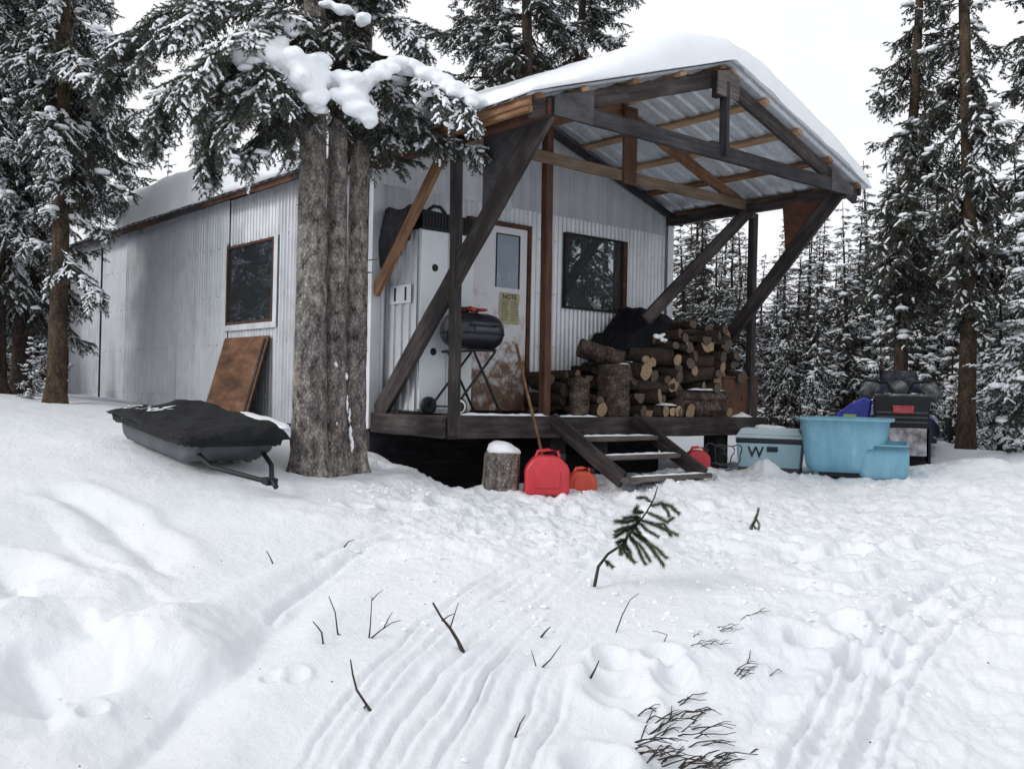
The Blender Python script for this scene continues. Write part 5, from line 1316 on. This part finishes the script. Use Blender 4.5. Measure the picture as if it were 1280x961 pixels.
# --- the three trunks before the side wall
def wl(px, py, d, base): return tuple(P(px, py, d) - np.array(base))
b1 = P(386, 568, 8.20); b2 = P(417, 566, 8.42); b3 = P(441, 556, 8.64)
for q in (b1, b2, b3): q[2] = gz(q[0], q[1]) - .02
def clump_px(cl):
    o = []
    for x, y, d, r in cl:
        k = r / F * d; c = P(x, y, d - .34); o.append((tuple(c), (k * 1.35, k * 1.35, k * .72)))
        for _ in range(5):
            q = rnd.uniform(.5, .8) * k; v = np.array([rnd.uniform(-1, 1), rnd.uniform(-1, 1), rnd.uniform(-.7, .15)]) * k * 1.15
            o.append((tuple(c + v), (q * rnd.uniform(.8, 1.3), q * rnd.uniform(.8, 1.3), q * .75)))
    return o
e1 = [([wl(352, 66, 7.7, b1), wl(325, 78, 7.5, b1), wl(305, 92, 7.45, b1), wl(292, 112, 7.45, b1), wl(286, 140, 7.45, b1)], .006),
      ([wl(368, 96, 7.7, b1), wl(352, 108, 7.5, b1), wl(340, 128, 7.45, b1), wl(334, 150, 7.45, b1)], .005),
      ([wl(386, 30, 8.3, b1), wl(320, 40, 8.5, b1), wl(255, 78, 8.6, b1), wl(212, 118, 8.6, b1), wl(190, 155, 8.6, b1), wl(184, 192, 8.6, b1)], .014),
      ([wl(386, -10, 8.3, b1), wl(300, -15, 8.7, b1), wl(220, 10, 8.9, b1), wl(165, 45, 8.9, b1), wl(135, 90, 8.9, b1), wl(125, 125, 8.9, b1)], .016),
      ([wl(384, 95, 8.3, b1), wl(330, 100, 8.5, b1), wl(285, 125, 8.5, b1), wl(262, 165, 8.5, b1), wl(258, 205, 8.5, b1), wl(264, 238, 8.5, b1)], .012),
      ([wl(386, 70, 8.15, b1), wl(355, 62, 8.0, b1), wl(318, 62, 7.9, b1), wl(285, 85, 7.8, b1), wl(262, 125, 7.8, b1), wl(250, 160, 7.8, b1), wl(243, 190, 7.8, b1)], .018),
      ([wl(384, 118, 8.15, b1), wl(352, 125, 7.95, b1), wl(334, 148, 7.9, b1), wl(322, 178, 7.85, b1), wl(314, 205, 7.85, b1), wl(311, 228, 7.85, b1)], .013),
      ([wl(386, 40, 8.15, b1), wl(340, 30, 7.7, b1), wl(290, 45, 7.4, b1), wl(240, 90, 7.2, b1), wl(215, 130, 7.1, b1)], .016),
      ([wl(386, 20, 8.15, b1), wl(320, 0, 7.8, b1), wl(260, 5, 7.6, b1), wl(200, 40, 7.4, b1), wl(165, 90, 7.4, b1)], .016),
      ([wl(384, 95, 8.15, b1), wl(372, 130, 7.9, b1), wl(366, 165, 7.8, b1), wl(363, 195, 7.8, b1)], .010),
      ([wl(386, 60, 8.15, b1), wl(345, 85, 7.6, b1), wl(305, 125, 7.4, b1), wl(285, 165, 7.35, b1), wl(276, 200, 7.3, b1)], .012)]
e3 = [([wl(520, 84, 8.1, b3), wl(540, 104, 7.85, b3), wl(556, 124, 7.8, b3), wl(568, 146, 7.8, b3)], .005),
      ([wl(560, 108, 8.1, b3), wl(575, 124, 7.85, b3), wl(588, 140, 7.8, b3), wl(596, 160, 7.8, b3)], .004),
      ([wl(440, 75, 8.6, b3), wl(480, 72, 8.45, b3), wl(515, 78, 8.4, b3), wl(545, 95, 8.3, b3), wl(572, 118, 8.25, b3), wl(590, 140, 8.25, b3), wl(600, 158, 8.2, b3)], .016),
      ([wl(478, 74, 8.45, b3), wl(490, 95, 8.35, b3), wl(502, 115, 8.3, b3), wl(512, 135, 8.25, b3), wl(520, 156, 8.2, b3)], .010),
      ([wl(440, 20, 8.6, b3), wl(470, 15, 8.3, b3), wl(500, 25, 8.2, b3), wl(520, 45, 8.1, b3), wl(528, 75, 8.1, b3)], .012),
      ([wl(440, 105, 8.6, b3), wl(432, 118, 8.3, b3), wl(438, 135, 8.2, b3)], .008)]
e2 = [([wl(418, 80, 8.4, b2), wl(425, 90, 8.1, b2), wl(445, 100, 7.95, b2), wl(462, 122, 7.9, b2)], .010),
      ([wl(418, 30, 8.4, b2), wl(410, 45, 8.0, b2), wl(395, 70, 7.8, b2), wl(385, 95, 7.75, b2)], .010)]
SPEC = [(b1, 21, .148, e1, 3.25, 'left and thickest of the three spruce trunks before the side wall'),
        (b2, 22, .112, e2, 3.35, 'middle one of the three spruce trunks, half hidden between its neighbours'),
        (b3, 23, .114, e3, 3.25, 'right slim one of the three spruce trunks standing at the cabin corner')]
hero = []
for (bs_, sd, rb, ex, cbz, lb) in SPEC:
    g = spruce_geo(sd, 9.0, cbz - .10, 1.55 if sd == 21 else (1.1 if sd == 23 else .8), 6, True, .36, .66, .5, ex, None if 0 else 9.0, rb, .050, clump=.35)
    print('hero tris', tri(g)); hero.append(add_tree('spruce_tree', g, bs_, 0, 1, lb, bark='bark_near'))
lumpA = lump('snow_load', clump_px([(300, 52, 7.9, 12), (312, 55, 7.9, 17), (328, 62, 7.9, 18), (345, 70, 7.95, 19), (362, 80, 7.95, 20), (378, 92, 7.95, 19), (384, 108, 7.95, 17), (392, 120, 7.95, 13), (360, 98, 7.95, 13), (310, 72, 7.9, 9), (294, 68, 7.9, 8), (345, 52, 7.95, 12), (400, 75, 8, 12), (398, 128, 7.95, 9)]), voxel=.017, noise=.022, ns=11)
lumpB = lump('snow_load', clump_px([(432, 98, 8.05, 14), (445, 104, 8.05, 17), (440, 122, 8.0, 16), (452, 138, 8.0, 15), (461, 150, 8.0, 9), (466, 95, 8.1, 12), (480, 84, 8.2, 12), (497, 80, 8.3, 12)]), voxel=.017, noise=.022, ns=11)
lumpC = lump('snow_load', clump_px([(505, 80, 8.35, 10), (520, 86, 8.35, 11), (536, 94, 8.3, 13), (550, 103, 8.3, 14), (565, 112, 8.25, 13), (578, 122, 8.25, 10), (588, 130, 8.2, 7)]), voxel=.017, noise=.022, ns=11)
lumpD = lump('snow_load', clump_px([(350, 27, 8.0, 9), (365, 28, 8.0, 11), (380, 32, 8.0, 8), (366, 40, 8, 7), (430, 12, 8.2, 9), (455, 22, 8.2, 9), (410, 5, 8.2, 8)]), voxel=.02, noise=.02, ns=10)
for o, r in ((lumpA, hero[0]), (lumpD, hero[0]), (lumpB, hero[1]), (lumpC, hero[2])): o.parent = r; o.location = -r.location
# snow packed at the foot and in the crease between the trunks
o = lump('trunk_snow', [(tuple(P(x, y, d)), (.013, .013, r * 1.4)) for x, y, d, r in [(433, 470, 8.42, .03), (434, 505, 8.40, .07), (437, 520, 8.38, .06), (438, 540, 8.36, .05), (428, 440, 8.4, .03), (420, 455, 8.3, .02), (440, 556, 8.35, .06), (421, 530, 8.3, .02)]], hero[1], voxel=.009, noise=.015, ns=30); o['kind'] = 'stuff'; o.location = -hero[1].location
b = MB()
# --- the left group
LG = [((70, 500, 11.6), 31, 8.5, 1.85, 1.35, .115, .62, 'brown-trunked snowy spruce nearest the left end of the side wall'),
      ((24, 492, 13.2), 32, 9.0, 1.0, 1.9, .13, .6, 'thick dark-trunked spruce second from the left edge of the photo'),
      ((-8, 492, 12.6), 33, 9.5, 1.1, 2.0, .14, .6, 'snow-laden spruce cut off by the left edge of the photo')]
for (q, sd, H, cb, lm, rb, sn, lb) in LG:
    w = P(*q); w[2] = gz(w[0], w[1]) - .03
    ex = []
    if sd == 31:
        ex = [([wl(68, 300, 11.5, w), wl(80, 322, 11.3, w), wl(100, 345, 11.1, w), wl(118, 362, 11.0, w), wl(130, 375, 11.0, w)], .010)]
    g = spruce_geo(sd, H, cb + .55, lm, 10, True, sn, .78, .55, ex, None, rb, .062, sag=R_(6), clump=.6)
    print('left tris', tri(g)); add_tree('spruce_tree', g, w, 0, 1, lb, bark='bark_brown' if sd == 31 else 'bark')
# --- prototypes for the woods
PR = []
def proto(seed, H, cb, lm, dens, sn, dr, shp, rb, bark='bark', cl=.4, tw=.085, hi=False, rag=.25):
    g = spruce_geo(seed, H, cb, lm, dens, hi, sn, dr, shp, None, None, rb, tw, clump=cl, ragged=rag); print('proto tris', seed, tri(g)); return g
gA = proto(41, 11.5, 1.5, .76, 17, .22, .95, .32, .11, 'bark_brown', .3, .085)      # tall thin, sparse
gB = proto(42, 12.5, 1.8, .84, 16, .24, .92, .32, .125, 'bark_brown', .35, .085)
gC = proto(43, 7.0, .4, .85, 14, .36, .8, .8, .07, cl=.2)
gD = proto(44, 6.0, .3, .75, 14, .44, .8, .85, .06, cl=.3)
gE = proto(45, 8.5, .6, 1.0, 14, .30, .85, .7, .08, cl=.2)
gF = proto(46, 3.2, .1, .75, 12, 1.1, .7, .9, .04, cl=1.3, tw=.07)
gH = proto(48, 13.5, 3.0, 2.0, 10, .45, .62, .55, .16, cl=.6)
gG = proto(47, 9.0, 1.4, 1.5, 9, .40, .6, .6, .13, cl=.5)
def at(px, py, d, dz=-.04):
    w = P(px, py, d); w[2] = gz(w[0], w[1]) + dz; return w
tA = add_tree('spruce_tree', gA, at(1125, 560, 14.6), .3, 1.0, 'tall thin spruce with bare orange-brown lower trunk behind the snowmobile', bark='bark_brown')
tB = add_tree('spruce_tree', gB, at(1207, 557, 13.6), 1.3, 1.0, 'tall spruce with long bare brown trunk standing right of the snowmobile', bark='bark_brown')
tG = add_tree('spruce_tree', gH, at(655, 520, 17.0), 0, 1.0, 'full dark green spruce showing above the roof snow behind the cabin')
W_R = 'dense snow-dusted spruces in the woods right of the cabin'; W_L = 'spruces in the woods left of and behind the cabin'
LR = 'slim snow-dusted spruce among the dense woods right of the cabin'; LL = 'snow-dusted spruce in the woods left of and behind the cabin'
def grp(name, g, loc, rz, sc, lb, gp): return add_tree(name, g, loc, rz, sc, lb, gp)
tC = grp('spruce_tree', gC, at(980, 545, 17), 0, .54, 'narrow snow-striped spruce seen between the rusty panel and the blue sled', None)
tD = grp('spruce_tree', gD, at(1065, 548, 19), 0, .8, LR, W_R)
tE = grp('spruce_tree', gE, at(872, 530, 17.5), 0, .56, 'dark spruce seen through the porch opening behind the firewood', None)
tK = add_tree('spruce_tree', gG, at(1110, 545, 21), 0, .62, 'broad snowy spruce in the gap left of the tall thin spruce', None)
tF = add_tree('young_spruce', gF, at(1250, 562, 14.2), 0, 1, 'small snow-smothered spruce right of the tall brown trunk', None)
copy_tree(tA, at(1291, 562, 13.5), 2.0, 1.0, 'tall spruce cut off by the right edge of the photo')
copy_tree(tE, at(1168, 556, 19.0), 2.6, .70, 'mid-height snowy spruce between the two tall brown trunks')
copy_tree(tK, at(893, 538, 17.2), 1.1, .40, 'bushy snowy spruce directly behind the right half of the firewood heap')
copy_tree(tC, at(915, 540, 19), 1.6, (.8, .8, .64), 'dark-topped spruce seen between the right porch post and the raking brace')
copy_tree(tC, at(1010, 545, 21.5), 2.2, (.85, .85, .68), 'slim pointed spruce just right of the long raking brace')
copy_tree(tF, at(1283, 570, 11.8), 1.2, 1.05, 'snow-bent young spruce at the right edge of the photo')
copy_tree(tF, at(1188, 563, 16.0), 2.9, .75, 'little snow-heaped spruce behind the snowmobile handlebar')
copy_tree(tF, at(1160, 560, 15.2), 4.0, .55, 'lowest snow-covered young spruce just behind the snowmobile')
copy_tree(tG, at(598, 520, 18.5), 1.9, .86, 'dark spruce showing above the low left part of the roof snow')
copy_tree(tG, at(708, 520, 19.5), 3.3, .98, 'spruce crown showing highest behind the porch roof snow')
copy_tree(tE, at(537, 520, 27), 1.0, .93, 'faint distant spruce top above the roof between two nearer crowns')
copy_tree(tG, at(75, 500, 17.0), .9, 1.0, 'large spruce crown filling the upper left behind the nearest brown trunk')
copy_tree(tE, at(256, 500, 22.5), .4, .85, 'brown-looking spruce behind the roof left of the three trunks')
copy_tree(tE, at(322, 500, 23.5), 2.4, .93, 'spruce crown behind the roof close left of the three trunks')
copy_tree(tC, at(205, 500, 25), 2.1, .9, 'spruce behind the roof farthest left above the side wall')
rr = random.Random(5); spots = []
def scatter(n, x0, x1, d0, d1, base, lb, gp, smin=.7, smax=1.1, sep=1.1):
    k = 0; tr = 0
    while k < n and tr < 6000:
        tr += 1; d = d0 + (d1 - d0) * rr.random() ** .8; px = rr.uniform(x0, x1); w = P(px, 500, d)
        if -.8 < w[0] < 5.2 and -2.8 < w[1] < 10.8: continue
        if any((w[0] - a) ** 2 + (w[1] - c) ** 2 < sep ** 2 for a, c in spots): continue
        spots.append((w[0], w[1])); w[2] = gz(w[0], w[1]) - .05; src = rr.choice(base); s = rr.uniform(smin, smax)
        if gp == W_R and d > 17 and src != tF:
            s = d * (rr.uniform(185, 285) if px < 1070 else rr.uniform(210, 350)) / F / {tC: 7.0, tD: 6.0, tE: 8.5}[src]
        wd_ = rr.uniform(1.45, 2.0) if gp == W_R and d > 17 else 1
        copy_tree(src, w, rr.uniform(0, 6.28), (s * wd_, s * wd_, s * rr.uniform(.92, 1.12)), lb, gp, (rr.gauss(0, .015), rr.gauss(0, .015))); k += 1
scatter(24, 840, 1300, 17.2, 24, [tC, tD, tE, tD], LR, W_R, .72, .95)
scatter(40, 830, 1330, 24, 46, [tC, tD, tE, tC], LR, W_R, .7, .98, 1.2)
scatter(12, 960, 1330, 15.5, 20, [tF, tF, tD], LR, W_R, .4, .65, .8)
scatter(8, -60, 84, 15.5, 24, [tE, tC, tE], LL, W_L, .9, 1.2)
scatter(22, -140, 110, 24, 46, [tC, tD, tE], LL, W_L, .9, 1.3, 1.3)
scatter(6, -30, 80, 14.5, 19, [tF, tF], LL, W_L, .35, .6, .8)
scatter(14, 90, 840, 30, 50, [tC, tE, tD], LL, W_L, .6, .8, 1.3)
# trees around the clearing beside and behind the camera: they stand in the window reflections
RF = 'spruces around the clearing mirrored in the windows'
copy_tree(tB, (7.4, -4.7, gz(7.4, -4.7)), 1.0, .8, 'bare-trunked spruce mirrored in the middle of the front window')
for i, (x, y, s) in enumerate([(8.9, -5.6, 1), (-9.5, 4.5, .9), (-11, 1, 1), (-12.5, -3, 1), (-10.5, -7.5, 1.0), (9.5, -4.5, .9), (12.5, -3, 1), (8.5, -8.5, 1), (3.5, -12, 1), (14, -8, 1.1), (10.5, -12, 1.05), (16, -2, 1.1), (-2, -17, 1), (6, -16, 1.1)]):
    copy_tree([tE, tK, tC][i % 3], (x, y, gz(x, y) - .05), i * 1.3, s, 'spruce at the edge of the clearing, seen only as a reflection in the window glass', RF)
# a fallen wire of branches low at the left edge: small snowy shrub by the left trunks
copy_tree(tF, at(38, 505, 11.9), .5, .26, 'tiny snowy spruce at the foot of the left trunks')

# --- young spruce tip lying bent in the foreground
def sprig(label, pts_px, twigs, r0, tw_r, name):
    q = G(*pts_px[0][:2]); dq = float((q - CAM) @ FW); root = empty(name, tuple(q), label=label, cat='seedling')
    wp = lambda p: P(p[0], p[1], dq + (p[2] if len(p) > 2 else 0)) - q
    b = MB(); pts = [wp(p) for p in pts_px]; b.tube(pts, [r0 * (1 - .7 * i / (len(pts) - 1)) for i in range(len(pts))], 7, noise=.1)
    rs = np.random.RandomState(3); V = []
    for tw in twigs:
        pp = [np.array(wp(p)) for p in tw]; b.tube(pp, [.004, .003, .002][:len(pp)] if len(pp) <= 3 else [.004] * len(pp), 5)
        for a, c in zip(pp, pp[1:]):
            L_ = np.linalg.norm(c - a); d = (c - a) / L_; y = nrm(np.cross([0, .1, 1.], d)); z = np.cross(d, y)
            for k in range(int(L_ / .00028)):
                p = a + (c - a) * rs.rand(); th = rs.uniform(0, 6.28); rd = y * math.cos(th) + z * math.sin(th); tip = p + (d * rs.uniform(.5, .9) + rd * rs.uniform(.5, .8)) * tw_r * rs.uniform(.8, 1.2); sd = np.cross(rd, d) * .0015
                V += [p - sd, p + sd, tip]
    b.obj('stem', 'twig', root); V = np.array(V); fastobj('needles', V, np.arange(len(V)).reshape(-1, 3), None, ['needles_green'], root, smooth=False)
    return root
sprig('bent young spruce top poking out of the snow in the foreground',
      [(743, 733), (748, 708), (760, 692), (778, 680), (793, 660), (808, 640), (818, 622), (822, 608)],
      [[(778, 680, 0), (788, 664, 0), (800, 648, -.03)], [(800, 648, 0), (785, 652, -.05), (770, 652, -.1)], [(796, 656, 0), (780, 664, -.08), (769, 670, -.12)], [(805, 640, 0), (793, 640, -.05), (796, 634, -.08)],
       [(808, 640, 0), (820, 645, .02), (834, 652, .04), (840, 648, .05)], [(812, 632, 0), (826, 629, .03), (838, 632, .05), (848, 641, .07)], [(826, 629, .03), (834, 638, .04), (836, 644, .04)], [(792, 655, 0), (800, 668, -.05), (812, 680, -.07), (820, 694, -.08)], [(784, 672, 0), (778, 684, -.05), (776, 690, -.05)], [(800, 646, 0), (790, 646, -.03), (780, 648, -.05)], [(798, 652, 0), (808, 662, -.04), (822, 670, -.06)], [(776, 680, 0), (784, 694, -.05), (793, 702, -.06)], [(786, 664, 0), (778, 660, 0), (770, 664, 0)], [(800, 650, 0), (815, 654, -.05), (832, 662, -.08), (846, 668, -.1)], [(818, 655, -.05), (830, 655, -.05), (838, 668, -.06)],
       [(786, 668, 0), (795, 680, -.08), (800, 692, -.1), (806, 704, -.1)], [(790, 664, 0), (806, 676, -.1), (818, 690, -.12), (829, 706, -.12)], [(806, 676, -.1), (820, 684, -.12), (832, 696, -.12)], [(780, 678, 0), (786, 688, -.05), (789, 698, -.05)], [(782, 674, 0), (772, 678, -.05), (776, 692, -.05)],
       [(756, 700, 0), (760, 704, -.03), (765, 708, -.03)], [(796, 676, -.08), (806, 690, -.1), (812, 700, -.1)], [(815, 628, 0), (806, 622, 0), (798, 622, 0)], [(795, 660, 0), (786, 658, 0), (776, 662, 0)]],
      .010, .032, 'spruce_seedling')
sprig('small spruce sprig standing alone in the trampled snow', [(936, 672), (941, 658), (946, 646), (948, 637)],
      [[(941, 660, 0), (937, 666, 0), (936, 671, -.02)], [(942, 656, 0), (946, 664, -.02), (950, 668, -.03)], [(945, 648, 0), (941, 654, 0), (938, 660, 0)], [(945, 648, 0), (949, 655, 0), (948, 662, 0)], [(947, 641, 0), (944, 648, 0)], [(941, 658), (946, 645), (948, 636)]], .005, .024, 'spruce_seedling')

# ------------------------------------------------------------------ camera, light
cd = bpy.data.cameras.new('camera'); cam = bpy.data.objects.new('camera', cd); COL.objects.link(cam)
cam.matrix_world = Matrix([[RT[i], -DN[i], -FW[i], CAM[i]] for i in range(3)] + [[0, 0, 0, 1]])
cd.sensor_width = 36; cd.lens = F / 1280 * 36; cd.clip_start = .05; cd.clip_end = 2000; scene.camera = cam
SUN_EL, SUN_AZ = R_(30), R_(166)      # azimuth measured from +X towards +Y; high veiled sun
wd = bpy.data.worlds.new('World'); scene.world = wd; wd.use_nodes = True; nt = wd.node_tree
bg = nt.nodes['Background']
sky = nt.nodes.new('ShaderNodeTexSky'); sky.sky_type = 'NISHITA'; sky.sun_disc = False; sky.sun_elevation = SUN_EL; sky.sun_rotation = R_(90) - SUN_AZ; sky.air_density = 1; sky.dust_density = 4
hs = nt.nodes.new('ShaderNodeHueSaturation'); hs.inputs['Saturation'].default_value = .25; nt.links.new(sky.outputs[0], hs.inputs['Color'])
tc = nt.nodes.new('ShaderNodeTexCoord'); nz = node(nt, 'ShaderNodeTexNoise', Scale=1.6, Detail=5, Roughness=.5); nt.links.new(tc.outputs['Generated'], nz.inputs['Vector'])
cr = ramp(nt, [(.3, (.90, .925, .985)), (.7, (.985, .99, 1.0))]); nt.links.new(nz.outputs['Fac'], cr.inputs[0])
vm = nt.nodes.new('ShaderNodeVectorMath'); vm.operation = 'SCALE'; vm.inputs['Scale'].default_value = 10.4; nt.links.new(cr.outputs[0], vm.inputs[0])
mx = nt.nodes.new('ShaderNodeMix'); mx.data_type = 'RGBA'; mx.inputs['Factor'].default_value = .88; mx.clamp_factor = True
nt.links.new(hs.outputs[0], mx.inputs['A']); nt.links.new(vm.outputs[0], mx.inputs['B']); nt.links.new(mx.outputs['Result'], bg.inputs['Color']); bg.inputs['Strength'].default_value = .1
sl = bpy.data.lights.new('sun', 'SUN'); sl.energy = 1.35; sl.angle = R_(18); sl.color = (1, .975, .94)
so = bpy.data.objects.new('sun', sl); COL.objects.link(so)
sd = Vector((math.cos(SUN_EL) * math.cos(SUN_AZ), math.cos(SUN_EL) * math.sin(SUN_AZ), math.sin(SUN_EL)))
so.rotation_euler = sd.to_track_quat('Z', 'Y').to_euler()
scene.view_settings.view_transform = 'Standard'; scene.view_settings.look = 'None'; scene.view_settings.exposure = 0.16; scene.view_settings.gamma = 1
scene.render.engine = 'CYCLES'
scene.cycles.max_bounces = 5; scene.cycles.diffuse_bounces = 3; scene.cycles.glossy_bounces = 3; scene.cycles.transmission_bounces = 2; scene.cycles.caustics_reflective = False; scene.cycles.caustics_refractive = False
scene.cycles.use_denoising = True
